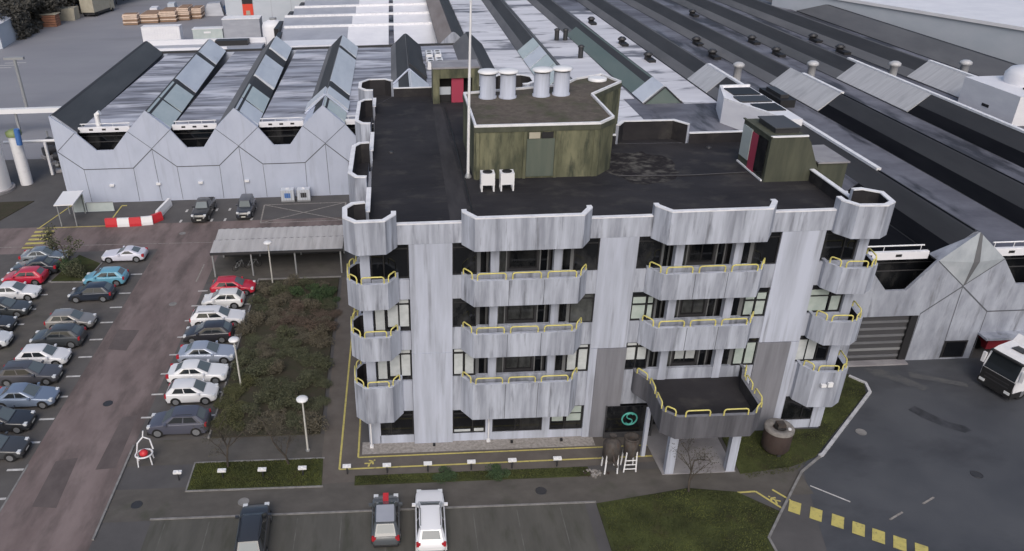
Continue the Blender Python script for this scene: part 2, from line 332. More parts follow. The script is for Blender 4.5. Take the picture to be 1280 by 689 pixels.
# painted markings
def line(mb, p, q, w, mat, z=.016):
    d = Vector((q[0] - p[0], q[1] - p[1])).normalized(); n = Vector((-d.y, d.x)) * w / 2
    mb.face([(p[0] - n.x, p[1] - n.y, z), (q[0] - n.x, q[1] - n.y, z), (q[0] + n.x, q[1] + n.y, z), (p[0] + n.x, p[1] + n.y, z)], mat)
mb = MB()
for y in (68.55, 64.7, 62.05, 59.4, 56.6, 53.95, 51.22, 48.55, 45.86, 43.27, 40.5, 37.8): line(mb, (-26.85, y), (-25.75, y), .2, 'whitepaint')
for y in (67.66, 64.95, 62.25, 59.6, 56.9): line(mb, (-34.55, y), (-33.6, y), .2, 'whitepaint')
for y in (62.1, 64.6): line(mb, (-31.4, y), (-30.4, y), .2, 'whitepaint')
for y in (64.6, 61.8, 59.2, 56.5, 53.8, 51.1, 48.4, 45.6):
    line(mb, (-14.6, y), (-13.9, y), .18, 'whitepaint')
    line(mb, (-19.4, y), (-18.5, y), .18, 'whitepaint')
line(mb, (-20.0, 70.2), (-20.0, 66.5), .14, 'wornpaint')
for x in (-25.0, -21.5, -20.0, -17.0):
    for y in (81.0, 84.0): line(mb, (x, y), (x + .02, y + .75), .25, 'whitepaint')
P = [(-16.1, 85.4), (-6.5, 85.4), (-6.6, 80.2), (-15.8, 80.1)]
for a, b_ in ((0, 1), (1, 2), (2, 3), (3, 0), (0, 2), (1, 3)): line(mb, P[a], P[b_], .16, 'wornpaint', .016 + .004 * (a + b_ == 2) + .006 * (a == 1 and b_ == 3))
line(mb, (-43, 75.9), (-31, 75.7), .14, 'wornpaint'); line(mb, (-31, 75.7), (-20, 75.4), .1, 'wornpaint')
line(mb, (25.1, 36.1), (26.85, 34.6), .1, 'whitepaint')
line(mb, (28.4, 33.05), (29.5, 33.6), .12, 'wornpaint'); line(mb, (31.1, 34.2), (32.1, 34.7), .12, 'wornpaint')
for k in range(3): line(mb, (-84 + k * .6, 164.5 + k * 2.2), (-79.5 + k * .6, 164.5 + k * 2.2), .5, 'whitepaint')
for k in range(10): line(mb, (-15.0 + 2.68 * k, 29), (-15.0 + 2.68 * k, 35.1), .06, 'bayline', .012)
struct(mb, 'road_markings')
for k, (x, y) in enumerate(((-22.4, 47.5), (-21.2, 62.3), (-17.2, 36.8), (31.0, 41.0), (8.2, 36.6), (-10.5, 36.7), (36, 36.5), (-24, 78))):
    mb = MB(); mb.lathe((x, y, .002), [(.36, 0), (.36, .012), (.30, .014), (.30, .010)], 'kerb' if k % 2 else 'darkmetal', 18); o = struct(mb, 'road_drain')
for P_ in ([(-24.8, 55), (-23.2, 54.7), (-23.0, 57.9), (-24.9, 58.1)], [(-20.9, 40.2), (-19.6, 40.3), (-19.7, 46.0), (-20.8, 45.7)], [(-23.8, 37), (-22.2, 36.8), (-22.5, 41.5), (-23.9, 41.2)]): flatpoly('tarmac_patch', P_, .0045, 'lanepatch')
for P_ in ([(35.2, 48.4), (36.4, 48.2), (37.6, 47.1), (38.6, 45.6), (38.0, 45.3), (36.6, 46.6), (35.4, 47.4)], [(38, 47.0), (41.5, 45.5), (41.7, 46.0), (38.3, 47.7)]): flatpoly('tarmac_patch', P_, .0045, 'wearpatch')
mb = MB()
line(mb, (-4.65, 39.3), (16.2, 39.42), .13, 'yellowpaint'); line(mb, (-4.65, 39.3), (-4.45, 66), .13, 'yellowpaint', .02)
line(mb, (-3.45, 40.4), (16.2, 40.5), .12, 'yellowpaint'); line(mb, (-3.45, 40.4), (-3.4, 60), .12, 'yellowpaint', .02)
def walker(mb, x, y, s, rz):
    def T(a, b_): return (x + (a * math.cos(rz) - b_ * math.sin(rz)) * s, y + (a * math.sin(rz) + b_ * math.cos(rz)) * s)
    for i, (a, b_) in enumerate((((0, .25), (.05, -.15)), ((.05, -.15), (.3, -.5)), ((.05, -.15), (-.25, -.5)), ((0, .2), (.35, 0)), ((0, .2), (-.3, .02)), ((-.06, .42), (.08, .42)))):
        line(mb, T(*a), T(*b_), .12 * s + .03, 'yellowpaint', .02 + .003 * i)
walker(mb, -2.6, 39.85, .75, -.9); walker(mb, 14.8, 40.0, .7, -.9); walker(mb, 22.3, 35.05, .7, .6)
line(mb, (20.36, 35.76), (21.5, 35.8), .14, 'yellowpaint'); line(mb, (21.5, 35.8), (22.5, 34.3), .14, 'yellowpaint', .02)
line(mb, (22.6, 35.9), (23.3, 34.95), .14, 'yellowpaint')
line(mb, (-40.9, 80.7), (-33.1, 80.75), .16, 'yellowpaint'); line(mb, (-33.2, 86.6), (-33.1, 80.75), .16, 'yellowpaint', .02); line(mb, (-40.7, 80.5), (-39.3, 87.4), .16, 'yellowpaint', .024)
line(mb, (-33.2, 86.6), (-32.6, 86.6), .3, 'yellowpaint')
for k in range(5): line(mb, (-40.75 + .08 * k, 79.7 - 1.0 * k), (-38.6 + .08 * k, 79.7 - 1.0 * k), .5, 'yellowpaint')
struct(mb, 'walkway_markings')
mb = MB()
for x, y in ((23.3, 34.35), (24.3, 33.72), (25.3, 33.1), (26.2, 32.45), (27.05, 31.85), (27.95, 31.25), (28.85, 30.65)):
    d = Vector((.84, -.54)); n = Vector((.5, .866))
    mb.face([(x + d.x * a + n.x * b_, y + d.y * a + n.y * b_, .012) for a, b_ in ((-.33, -.52), (.33, -.52), (.33, .52), (-.33, .52))], 'yellowpaint')
struct(mb, 'crossing_markings')

# ------------------------------------------------------------------ office building
office = thing('office_building', 'four storey pale concrete office block with rounded balconies, yellow guard rails and black flat roof', 'office building')
OY = 41.6
SILL = {3: 13.05, 2: 9.28, 1: 5.5}          # top of the balcony skirts
SKB = {3: 11.3, 2: 7.58, 1: 2.72}           # underside of the skirts
WTOP = {3: 15.1, 2: 11.3, 1: 7.58, 0: 2.72}
WBOT = {3: 12.92, 2: 9.2, 1: 5.45, 0: .68}
def F(u, v): return (u, OY - v)              # front facade: u along X, v outwards
def Lf(u, v): return (-2.2 - v, u)
def Rf(u, v): return (27.8 + v, u)

def quadbox(mb, fr, u0, u1, v0, v1, z0, z1, mat):
    p = [fr(u0, v0), fr(u1, v0), fr(u1, v1), fr(u0, v1)]
    mb.prism(p, z0, z1, mat)
def window(fr, u0, u1, z0, z1, v, mull=(), trans=(), blinds=(), parent=office, fm='frame', w=.07, glass='glass'):
    f = MB()
    quadbox(f, fr, u0, u1, v - .06, v + .03, z0, z0 + w, fm); quadbox(f, fr, u0, u1, v - .06, v + .03, z1 - w, z1, fm)
    for u in (u0, u1 - w): quadbox(f, fr, u, u + w, v - .058, v + .028, z0 + w, z1 - w, fm)
    for u in mull: quadbox(f, fr, u - w / 2, u + w / 2, v - .056, v + .026, z0 + w, z1 - w, fm)
    for z in trans: quadbox(f, fr, u0 + w, u1 - w, v - .054, v + .02, z - w / 2, z + w / 2, fm)
    o = f.obj('window', parent)
    g = MB(); a, b_ = fr(u0 + .03, v - .03), fr(u1 - .03, v - .03)
    g.face([(*a, z0 + .03), (*b_, z0 + .03), (*b_, z1 - .03), (*a, z1 - .03)], glass); g.obj('pane', o)
    for (bu0, bu1, bz0, bz1, bm) in blinds:
        g = MB(); quadbox(g, fr, bu0, bu1, v - .025, v - .012, bz0, bz1, bm); g.obj('blind', o)
    return o
def slant_door(p, q, z0, z1, mat='panelgrey', parent=office):
    d = Vector((q[0] - p[0], q[1] - p[1])); L = d.length; d.normalize()
    f = MB(); f.strip([p, q], z0, z1, .08, mat); o = f.obj('balcony_door', parent)
    n = Vector((d.y, -d.x)) * .006
    g = MB(); a = (p[0] + d.x * L * .3 + n.x, p[1] + d.y * L * .3 + n.y); b_ = (p[0] + d.x * L * .78 + n.x, p[1] + d.y * L * .78 + n.y)
    g.face([(*a, z0 + .25), (*b_, z0 + .25), (*b_, z1 - .12), (*a, z1 - .12)], 'glass'); g.obj('pane', o)
def inset(a, b_, t):
    d = Vector((b_[0] - a[0], b_[1] - a[1])); L = d.length; d.normalize()
    return (a[0] + d.x * t, a[1] + d.y * t), (b_[0] - d.x * t, b_[1] - d.y * t)
def balcony(path, fl, hoops, mat='skirt', floorpoly=None, side=1):
    """skirt wall + floor slab + yellow hoops standing on it"""
    z0, z1 = SKB[fl], SILL[fl]
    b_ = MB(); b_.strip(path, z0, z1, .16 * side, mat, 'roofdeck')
    b_.strip(path, z1 + .002, z1 + .035, .19 * side, 'concrete')
    for p, q in zip(path[1:], path[2:]):
        L_ = math.hypot(q[0] - p[0], q[1] - p[1]); k_ = max(1, round(L_ / 2.0))
        for i in range(1, k_):
            c_ = Vector((p[0] + (q[0] - p[0]) * i / k_, p[1] + (q[1] - p[1]) * i / k_)); d_ = Vector((q[0] - p[0], q[1] - p[1])).normalized(); n_ = Vector((d_.y, -d_.x)) * .004
            a_, e_ = c_ - d_ * .018 + n_, c_ + d_ * .018 + n_; b_.face([(a_.x, a_.y, z0 + .02), (e_.x, e_.y, z0 + .02), (e_.x, e_.y, z1 - .02), (a_.x, a_.y, z1 - .02)], 'seam')
    zf = z1 - 1.05
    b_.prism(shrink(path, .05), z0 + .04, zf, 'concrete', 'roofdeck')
    o = b_.obj('balcony', office)
    for p, q, n in hoops:
        for k in range(n):
            a = (p[0] + (q[0] - p[0]) * k / n, p[1] + (q[1] - p[1]) * k / n); c = (p[0] + (q[0] - p[0]) * (k + 1) / n, p[1] + (q[1] - p[1]) * (k + 1) / n)
            a, c = inset(a, c, .2); m_ = MB(); arc_hoop(m_, a, c, z1 + .03, z1 + .46, .045, 'yellow'); m_.obj('guard_rail', o)
    return o
def bulge(fr, u0, u1, d=1.1, c=.68, back=.3):
    return [fr(u0, -back), fr(u0, .05), fr(u0 + c, d), fr(u1 - c, d), fr(u1, .05), fr(u1, -back)]
def inner(path, t, sgn):    # shift a path inwards a little (hoop line)
    return path

# --- main volumes
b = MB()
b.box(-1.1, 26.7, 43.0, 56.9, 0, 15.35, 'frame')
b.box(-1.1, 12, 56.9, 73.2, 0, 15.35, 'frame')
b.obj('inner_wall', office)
# roof deck
b = MB()
deck = [(-2.0, 41.8), (27.6, 41.8), (27.6, 57.1), (22.2, 57.1), (21.4, 58.2), (17.2, 58.2), (16.5, 57.1), (12, 57.1), (12, 73.4), (-2.0, 73.4)]
b.prism(deck, 15.3, 15.6, 'concrete', 'roofdeck')
def deckpatch(path, z=15.604):
    b.prism(shrink(path, .06), 15.1, z, 'concrete', 'roofdeck')
A_U, B_U = (3.53, 11.2), (14.87, 22.12)
cornerL = [(-.3, 42.0), (-.3, 41.5), (-.95, 40.55), (-2.7, 40.5), (-3.42, 41.3), (-3.5, 42.8), (-3.0, 43.55), (-2.2, 43.7)]
cornerR = [(27.35, 43.2), (28.0, 43.25), (28.95, 42.5), (28.75, 40.9), (28.05, 40.4), (26.4, 40.5), (25.82, 41.4), (25.82, 42.0)]
side1 = [(-2.2, 47.75), (-2.95, 47.85), (-3.45, 48.7), (-3.42, 54.3), (-2.95, 55.1), (-2.2, 55.2)]
side2 = [(x, y + 11.95) for x, y in side1]
cornerLB = [(-2.2, 70.0), (-2.95, 70.1), (-3.55, 71), (-3.55, 73.2), (-2.7, 74.3), (-1.0, 74.3), (-.35, 73.5)]
backR = [(22.3, 57.1), (21.5, 58.4), (17.4, 58.5), (16.7, 57.4)]
cornerRB = [(9.0, 73.6), (9.6, 74.5), (12.0, 74.4), (12.9, 73.5), (12.9, 71.5), (12.2, 70.7), (11.6, 70.6)]
for p_ in (bulge(F, *A_U), bulge(F, *B_U), cornerL, cornerR, side1, side2, cornerLB, backR, cornerRB): deckpatch(p_)
b.obj('roof', office)

m_ = MB(); m_.face([(3.0, 43.5, 15.61), (4.3, 43.5, 15.61), (4.0, 69.5, 15.61), (3.2, 69.5, 15.61)], mk('felt_strip', (.040, .037, .040), (.020, .019, .022), (1.2, .3, 1), rough=.9)); m_.obj('felt_strip', office)
m_ = MB(); m_.tube([(4.5, 44, 15.65), (4.45, 56, 15.65), (4.3, 69, 15.65)], .05, 'cartrim', 5); m_.tube([(15.2, 50.4, 15.65), (20, 50.1, 15.65), (24.2, 50.3, 15.65)], .04, 'frame_grey', 5); m_.obj('roof_cable', office)
random.seed(5); m_ = MB(); m_.face([(17 + (2.7 + random.uniform(-.5, .5)) * math.cos(2 * PI * k / 22), 52.4 + (3.2 + random.uniform(-.6, .6)) * math.sin(2 * PI * k / 22), 15.612) for k in range(22)], 'wornroof')
m_.obj('worn_patch', office)
m_ = MB()
for k in range(14): m_.box(-1.7, 27.3, 42.4 + k * 1.08, 42.43 + k * 1.08, 15.603, 15.607, 'feltlap') if k < 7 else m_.box(-1.7, 4.9, 42.4 + k * 1.08, 42.43 + k * 1.08, 15.603, 15.607, 'feltlap')
m_.obj('felt_lap', office)
m_ = MB()
for x, y in ((7.0, 43.2), (18.5, 43.2), (-.6, 57), (23.5, 55.8)): m_.lathe((x, y, 15.6), [(.22, 0), (.22, .05), (.1, .12)], 'darkmetal', 10)
m_.obj('roof_drain', office)
# --- parapets
def parapet(path, z0, z1, t, mat='skirt', cop=.30):
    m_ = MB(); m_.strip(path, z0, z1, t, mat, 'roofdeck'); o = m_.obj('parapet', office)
    s_ = 1 if t > 0 else -1
    c_ = MB(); pth = path
    c_.strip(pth, z1 + .002, z1 + .07, s_ * cop, 'coping'); c_.obj('coping', o)
ZB, ZT, ZL = 15.12, 17.08, 16.38
parapet(bulge(F, *A_U), ZB - .1, ZT, .24); parapet(bulge(F, *B_U), ZB - .1, ZT, .24)
parapet(cornerL[::-1], ZB - .1, ZT, .24); parapet(cornerR[::-1], ZB - .1, ZT, .24)
for q in ((-.3, 3.53), (11.2, 14.87), (22.12, 25.82)): parapet([(q[0] + .002, OY), (q[1] - .002, OY)], ZB, ZL, .22)
for p_ in (side1, side2): parapet(p_[::-1], ZB - .1, ZT, .24)
parapet(cornerLB[::-1], ZB - .1, ZT, .24)
for y0, y1 in ((43.72, 47.73), (55.22, 59.68), (67.17, 69.98)): parapet([(-2.2, y1), (-2.2, y0)], ZB, ZL, .22)
parapet([(8.98, 73.5), (-.33, 73.5)], ZB, ZL, .22); parapet(cornerRB[::-1], ZB - .1, ZT, .24)
parapet([(11.9, 57.4), (11.9, 70.55)], ZB, ZL, .22)
parapet([(16.68, 57.3), (12.2, 57.3)], ZB, ZL, .22); parapet(backR, ZB - .1, ZT, .24)
parapet([(27.75, 57.2), (22.32, 57.2)], ZB, ZL, .22); parapet([(27.8, 43.3), (27.8, 57.1)], ZB, ZL, .22)

# --- piers
def pier(u0, u1, z0, z1, mat, fr=F, v0=-.5, v1=.0):
    m_ = MB(); quadbox(m_, fr, u0, u1, v0, v1, z0, z1, mat); return m_.obj('pier', office)
pier(.37, 2.98, 0, 7.35, 'concrete', v1=.03); pier(.37, 2.98, 7.36, 15.11, 'concrete')
pier(11.86, 14.2, 7.25, 15.11, 'concrete'); pier(22.85, 25.5, 7.25, 15.11, 'concrete')
o = pier(12.35, 14.25, 0, 7.22, 'pier_grey', v1=.06); o['label'] = 'darker grey lower pier cladding beside the entrance'
pier(11.86, 12.34, 0, 7.22, 'concrete', v1=.02)
o = pier(22.8, 24.95, 0, 7.22, 'pier_grey', v1=.06); o['label'] = 'darker grey lower pier cladding right of the entrance'
pier(24.96, 25.5, 0, 7.22, 'concrete', v1=.02)

# --- the two wide front bays
def wide_bay(u0, u1, ub, floors, styles):
    c1 = (u0 + 2.32, u0 + 2.82); c2 = (u1 - 2.72, u1 - 2.22)
    for fl in floors:
        zb, zt = WBOT[fl], WTOP[fl]; st = styles[fl]
        m_ = MB(); quadbox(m_, F, u0, u1, -.28, -.03, SKB[fl] if fl > 1 else 2.7, zb, 'skirt' ); m_.obj('spandrel', office)
        m_ = MB(); quadbox(m_, F, u0, u1, -1.5, -.3, SILL[fl] - 1.3, SILL[fl] - 1.06, 'concrete'); m_.obj('floor_slab', office)
        w_ = 1.5
        for k, (a, b_) in enumerate(((u0, u0 + w_), (u1 - w_, u1))):
            s_ = st[k]; mid = (a + b_) / 2 + (.25 if s_ == 'greenT' and k == 0 else 0)
            bl = []; tr = [zt - .35]
            if s_ in ('white', 'whiteH'):
                lo = zb + (.12 if s_ == 'white' else .75)
                bl = [(a + .12, mid - .08, lo, zt - .45, 'blind'), (mid + .08, b_ - .12, lo, zt - .45, 'blind'), (a + .12, b_ - .12, zt - .28, zt - .09, 'blind')]
            if s_ in ('green', 'greenT'):
                tr = [zt - .35, zt - .95] if s_ == 'greenT' else [zt - .35]
                bl = [(a + .12, mid - .08, zb + .12, tr[-1] - .06, 'blind_green'), (mid + .08, b_ - .12, zb + .12, tr[-1] - .06, 'blind_green')]
                if s_ == 'greenT': bl += [(a + .12, mid - .08, zt - .87, zt - .42, 'blind_green'), (mid + .08, b_ - .12, zt - .87, zt - .42, 'blind_green')]
            window(F, a, b_, zb, zt, -.12, (mid,) if s_ else (), tr, bl, glass='glass_grey' if fl < 3 and not s_ and k else 'glass')
        slant_door(F(u0 + w_, -.14), F(c1[0], -.95), SILL[fl] - 1.05, zt); slant_door(F(c2[1], -.95), F(u1 - w_, -.14), SILL[fl] - 1.05, zt)
        for c_ in (c1, c2):
            m_ = MB(); quadbox(m_, F, c_[0], c_[1], -.45, .02, SILL[fl] - 1.06, zt + .15, 'concrete'); m_.obj('column', office)
        a, b_ = c1[1], c2[0]; s_ = st[2]; g0 = a + .75; g1 = b_ - .85; bl = []
        zs = SILL[fl] - .25
        if s_ == 'white': bl = [(g0 + .1, (g0 + g1) / 2 - .06, zs + .3, zt - .12, 'blind'), ((g0 + g1) / 2 + .06, g1 - .1, zs + .3, zt - .12, 'blind')]
        if s_ == 'grey': bl = [(g0 + .3, g1 - .2, zt - 1.0, zt - .8, 'blind_green'), (g0 + .3, g1 - .2, zt - .72, zt - .66, 'blind_green')]
        window(F, g0, g1, zs, zt, -.95, ((g0 + g1) / 2,) if s_ else (), (), bl, fm='frame', glass='glass_grey' if s_ in ('grey', 'dark') and fl < 3 else 'glass')
        m_ = MB(); quadbox(m_, F, a, g0, -1.05, -.97, SILL[fl] - 1.06, zt, 'frame_grey'); quadbox(m_, F, g1, b_, -1.05, -.97, SILL[fl] - 1.06, zt, 'frame_grey')
        quadbox(m_, F, g0, g1, -1.05, -.97, SILL[fl] - 1.06, zs, 'frame_grey'); m_.obj('door_panel', office)
        window(F, a + .12, a + .62, SILL[fl] - .95, zt - .05, -.93, fm='panelgrey', glass='glass_grey'); window(F, g1 + .15, b_ - .15, SILL[fl] - .95, zt - .05, -.93, fm='panelgrey')
def hoops_for(path, n):
    o = []
    i0 = [(path[1], path[2], 1), (path[2], path[3], n), (path[3], path[4], 1)]
    return [(inset(a, b_, .0)[0], b_, k) for a, b_, k in i0]
wide_bay(2.98, 11.86, A_U, (3, 2, 1), {3: (None, None, None), 2: (None, None, 'dark'), 1: ('white', 'white', 'dark')})
wide_bay(14.2, 22.85, B_U, (3, 2, 1), {3: (None, None, 'dark'), 2: ('greenT', 'greenT', 'grey'), 1: ('whiteH', 'green', 'white')})
for fl in (3, 2, 1):
    p_ = bulge(F, *A_U); balcony(p_, fl, hoops_for([(x, y + .08) for x, y in p_], 3))
for fl in (3, 2):
    p_ = bulge(F, *B_U); balcony(p_, fl, hoops_for([(x, y + .08) for x, y in p_], 3))
# --- terrace over the entrance
tp = [(14.87, 41.9), (14.87, 41.3), (15.5, 40.2), (15.4, 37.2), (16.15, 36.5), (20.75, 36.5), (21.55, 37.3), (21.62, 40.15), (22.12, 41.2), (22.12, 41.9)]
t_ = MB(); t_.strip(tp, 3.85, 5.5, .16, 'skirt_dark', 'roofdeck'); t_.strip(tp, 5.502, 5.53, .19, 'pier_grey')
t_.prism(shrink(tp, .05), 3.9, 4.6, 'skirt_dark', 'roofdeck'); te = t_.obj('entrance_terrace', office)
hp = [(x, y) for x, y in tp[1:-1]]
for a, b_, n in ((0, 1, 1), (1, 2, 2), (2, 3, 1), (3, 4, 2), (4, 5, 1), (5, 6, 2), (6, 7, 1)):
    p, q = hp[a], hp[b_]
    for k in range(n):
        s_ = (p[0] + (q[0] - p[0]) * k / n, p[1] + (q[1] - p[1]) * k / n); e_ = (p[0] + (q[0] - p[0]) * (k + 1) / n, p[1] + (q[1] - p[1]) * (k + 1) / n)
        s_, e_ = inset(s_, e_, .2 if n < 2 or a != 3 else .42); m_ = MB(); arc_hoop(m_, s_, e_, 5.52, 5.97, .045, 'yellow'); m_.obj('guard_rail', te)
for x in (16.35, 20.3):
    m_ = MB(); m_.prism([(x, 37.6), (x + .55, 37.6), (x + .62, 38.15), (x + .07, 38.15)], .055, 3.9, 'concrete'); m_.obj('column', office)
m_ = MB(); m_.box(15.35, 15.6, 39.4, 39.65, .0, 3.9, 'concrete'); m_.obj('column', office)

# --- ground floor of bay A, corner windows, entrance glazing
b = MB()
quadbox(b, F, 2.98, 11.86, -.4, -.08, 0, .66, 'concrete'); quadbox(b, F, 2.98, 11.86, -.4, -.1, 2.73, 2.95, 'concrete')
for a, c_ in ((5.22, 5.68), (9.08, 9.58)): quadbox(b, F, a, c_, -.4, -.02, .66, 2.73, 'concrete')
b.obj('ground_floor_wall', office)
window(F, 3.0, 5.2, .68, 2.72, -.15, (4.35,), (2.3,), [(3.1, 4.2, .76, .95, 'blind'), (4.45, 5.1, .76, 1.0, 'blind')])
window(F, 5.7, 9.06, .68, 2.72, -.15, (7.25, 7.6), ())
window(F, 9.6, 11.84, .68, 2.72, -.15, (10.6,), (2.0,), [(9.75, 10.5, 1.35, 1.9, 'blind_green'), (10.75, 11.7, 1.35, 2.55, 'blind_green')])
m_ = MB(); m_.box(14.28, 16.6, 41.75, 41.85, .02, .5, 'panelgrey'); m_.box(13.3, 14.25, 41.42, 41.52, .02, .5, 'panelgrey'); m_.obj('plinth', office)
sg = MB(); sg.box(13.35, 16.55, 41.40, 41.46, .5, 2.65, 'glass'); sg.box(13.3, 13.36, 41.36, 41.47, .05, 2.7, 'frame_grey'); sg.box(16.5, 16.58, 41.36, 41.47, .05, 2.7, 'frame_grey')
sg.box(13.38, 16.48, 41.37, 41.395, .06, .5, 'frame_grey'); sgo = sg.obj('entrance_glazing', office)
lg = MB(); cx, cz, R_ = 14.95, 1.62, .50
ring = [(cx + R_ * math.cos(2 * PI * k / 32), 41.36, cz + R_ * math.sin(2 * PI * k / 32)) for k in range(33)]
lg.tube(ring, .055, 'teal', 6)
def arcpts(x, z, r, a0, a1, n=14): return [(x + r * math.cos(math.radians(a0 + (a1 - a0) * k / n)), 41.36, z + r * math.sin(math.radians(a0 + (a1 - a0) * k / n))) for k in range(n + 1)]
lg.tube(arcpts(cx + .02, cz + .22, .22, 30, 270), .045, 'teal', 6); lg.tube(arcpts(cx - .02, cz - .22, .22, 210, 450), .045, 'teal', 6)
lg.obj('logo', sgo)
window(F, 16.7, 22.7, .05, 3.85, -1.0, (18.2, 19.7, 21.2), (2.6,))
for u0, u1, fr, nm in ((-1.95, .35, F, 'l'), (25.55, 27.75, F, 'r')):
    for fl in (3, 2, 1, 0):
        zb, zt = WBOT[fl], WTOP[fl]; bl = []; m0 = u0 + .78 if nm == 'l' else u1 - .75
        if fl: zb = SILL[fl] - .35 if nm == 'l' else zb
        if nm == 'l' and fl in (2, 1): bl = [(m0 + .1, m0 + .75, zb + .3, zt - .5, 'blind'), (m0 + .85, u1 - .1, zb + .3, zt - .5, 'blind'), (m0 + .1, u1 - .1, zt - .38, zt - .1, 'blind'), (u0 + .1, m0 - .1, zb + .1, zt - .1, 'blind')]
        if nm == 'r' and fl == 2: bl = [(u0 + .1, m0 - .15, zb + .12, zt - .95, 'blind_green'), (m0 + .05, u1 - .1, zb + .12, zt - .95, 'blind_green'), (u0 + .1, m0 - .15, zt - .85, zt - .42, 'blind_green')]
        if nm == 'r' and fl == 1: bl = [(u0 + .1, (u0 + m0) / 2 - .05, zb + .12, zt - .45, 'blind'), ((u0 + m0) / 2 + .05, m0 - .1, zb + .12, zt - .45, 'blind')]
        window(fr, u0, u1, zb, zt, -.32 if fl else -.2, (m0, m0 + .8) if nm == 'l' and fl in (1, 2) else (m0,), (zt - .4, zt - .9) if nm == 'r' and fl == 2 else (zt - .4,), bl)
        m_ = MB(); quadbox(m_, fr, u0, u1, -.5, -.12, (SKB[fl] if fl > 1 else (2.73 if fl else 0)), zb, 'concrete'); m_.obj('spandrel', office)
for x0, x1 in ((-2.6, -2.0), (27.8, 28.4)):
    for fl in (3, 2, 1):
        m_ = MB(); m_.box(x0, x1, 41.75, 42.3, SILL[fl] - 1.05, WTOP[fl] + .1, 'concrete'); m_.obj('column', office)
    m_ = MB(); m_.box(x0 - .1, x1 + .1, 41.72, 42.4, 0, 2.72, 'concrete'); m_.obj('column', office)
for fl in (3, 2, 1):
    p_ = cornerL[::-1]; bo = balcony(p_, fl, [])
    q_ = [(x, y) for x, y in cornerL]
    for i, (a, c_) in enumerate(((6, 5), (5, 4), (4, 3), (3, 2), (2, 1))):
        s_, e_ = inset(q_[a], q_[c_], .2); m_ = MB()
        k_ = Vector((-2.0 - (s_[0] + e_[0]) / 2, 42.2 - (s_[1] + e_[1]) / 2)).normalized() * .08
        arc_hoop(m_, (s_[0] + k_.x, s_[1] + k_.y), (e_[0] + k_.x, e_[1] + k_.y), SILL[fl] + .03, SILL[fl] + .46, .045, 'yellow'); m_.obj('guard_rail', bo)
    p_ = cornerR[::-1]; bo = balcony(p_, fl, [], side=1)
    q_ = cornerR
    for a, c_ in ((1, 2), (2, 3), (3, 4), (4, 5), (5, 6)):
        s_, e_ = inset(q_[a], q_[c_], .2); m_ = MB()
        k_ = Vector((27.4 - (s_[0] + e_[0]) / 2, 42.2 - (s_[1] + e_[1]) / 2)).normalized() * .08
        arc_hoop(m_, (s_[0] + k_.x, s_[1] + k_.y), (e_[0] + k_.x, e_[1] + k_.y), SILL[fl] + .03, SILL[fl] + .46, .045, 'yellow'); m_.obj('guard_rail', bo)
# --- side walls
def side_wall(fr, y0, y1, bays, lbl):
    m_ = MB(); quadbox(m_, fr, y0, y1, -1.05, -.9, 0, 15.1, 'frame')
    e = y0
    for a, c_ in bays + [(y1, y1)]:
        if a > e: quadbox(m_, fr, e, a, -.5, 0, 0, 15.1, 'concrete')
        e = c_
    for a, c_ in bays:
        for fl in (3, 2, 1, 0): quadbox(m_, fr, a, c_, -.5, -.05, (SKB[fl] if fl > 1 else (2.7 if fl else 0)), WBOT[fl], 'concrete')
    m_.obj('side_wall', office)
    for a, c_ in bays:
        for fl in (3, 2, 1, 0):
            n = 4; window(fr, a, c_, WBOT[fl], WTOP[fl], -.3, tuple(a + (c_ - a) * k / n for k in range(1, n)), (WTOP[fl] - .4,))
side_wall(Lf, 43.9, 73.3, [(47.3, 55.7), (59.3, 67.6)], 'left'); side_wall(Rf, 43.5, 57.1, [(46.0, 54.5)], 'right')
for s_ in (side1, side2):
    for fl in (3, 2, 1): balcony(s_[::-1], fl, [(s_[2], s_[3], 2)])
m_ = MB(); m_.box(-2.1, 12, 73.0, 73.4, 0, 15.1, 'concrete'); m_.box(12, 27.7, 56.8, 57.15, 0, 15.1, 'concrete'); m_.box(11.9, 12.1, 57.2, 73, 0, 15.1, 'concrete'); m_.obj('back_wall', office)
for x, y in ((-2.55, 41.35), (5.42, 41.5)):
    m_ = MB(); m_.tube([(x, y, .03), (x, y, 2.75)], .06, 'white', 8); m_.box(x - .12, x + .12, y - .1, y + .1, .03, .2, 'white'); m_.obj('downpipe', office)
for x in (1.7, 7.0, 10.4):
    m_ = MB(); m_.box(x - .08, x + .08, 41.2, 41.36, .03, .2, 'grille'); m_.obj('drain_cover', office)

# --- plant room on the roof
ph = [(5.12, 59.5), (5.14, 50.75), (13.7, 50.62), (14.95, 51.95), (14.86, 58.0), (17.98, 61.5), (17.06, 64.3), (14.6, 63.0), (13.3, 61.3), (9.0, 60.3)]
b = MB(); b.prism(ph, 8.0, 19.30, 'algae', 'gravelroof'); pr = b.obj('plant_room', office)
def closed_cop(path, z0, z1, t, mat):
    m_ = MB(); pth = path + [path[0]]; n = len(path)
    for i in range(n):
        a, c_ = path[i], path[(i + 1) % n]; m_.strip([a, c_], z0 + .002 * (i % 2), z1 + .002 * (i % 2), t, mat)
    return m_
closed_cop(ph, 19.302, 19.46, .16, 'coping').obj('coping', pr)
m_ = MB()
for i in range(len(ph)):
    m_.strip([ph[i], ph[(i + 1) % len(ph)]], 18.95 + .003 * (i % 2), 19.3, -.05, 'algae_dark')
for x in (5.35, 8.6, 10.75, 13.4): m_.box(x - .1, x + .1, 50.58, 50.74, 15.6, 18.94, 'algae')
m_.obj('wall_panel', pr)
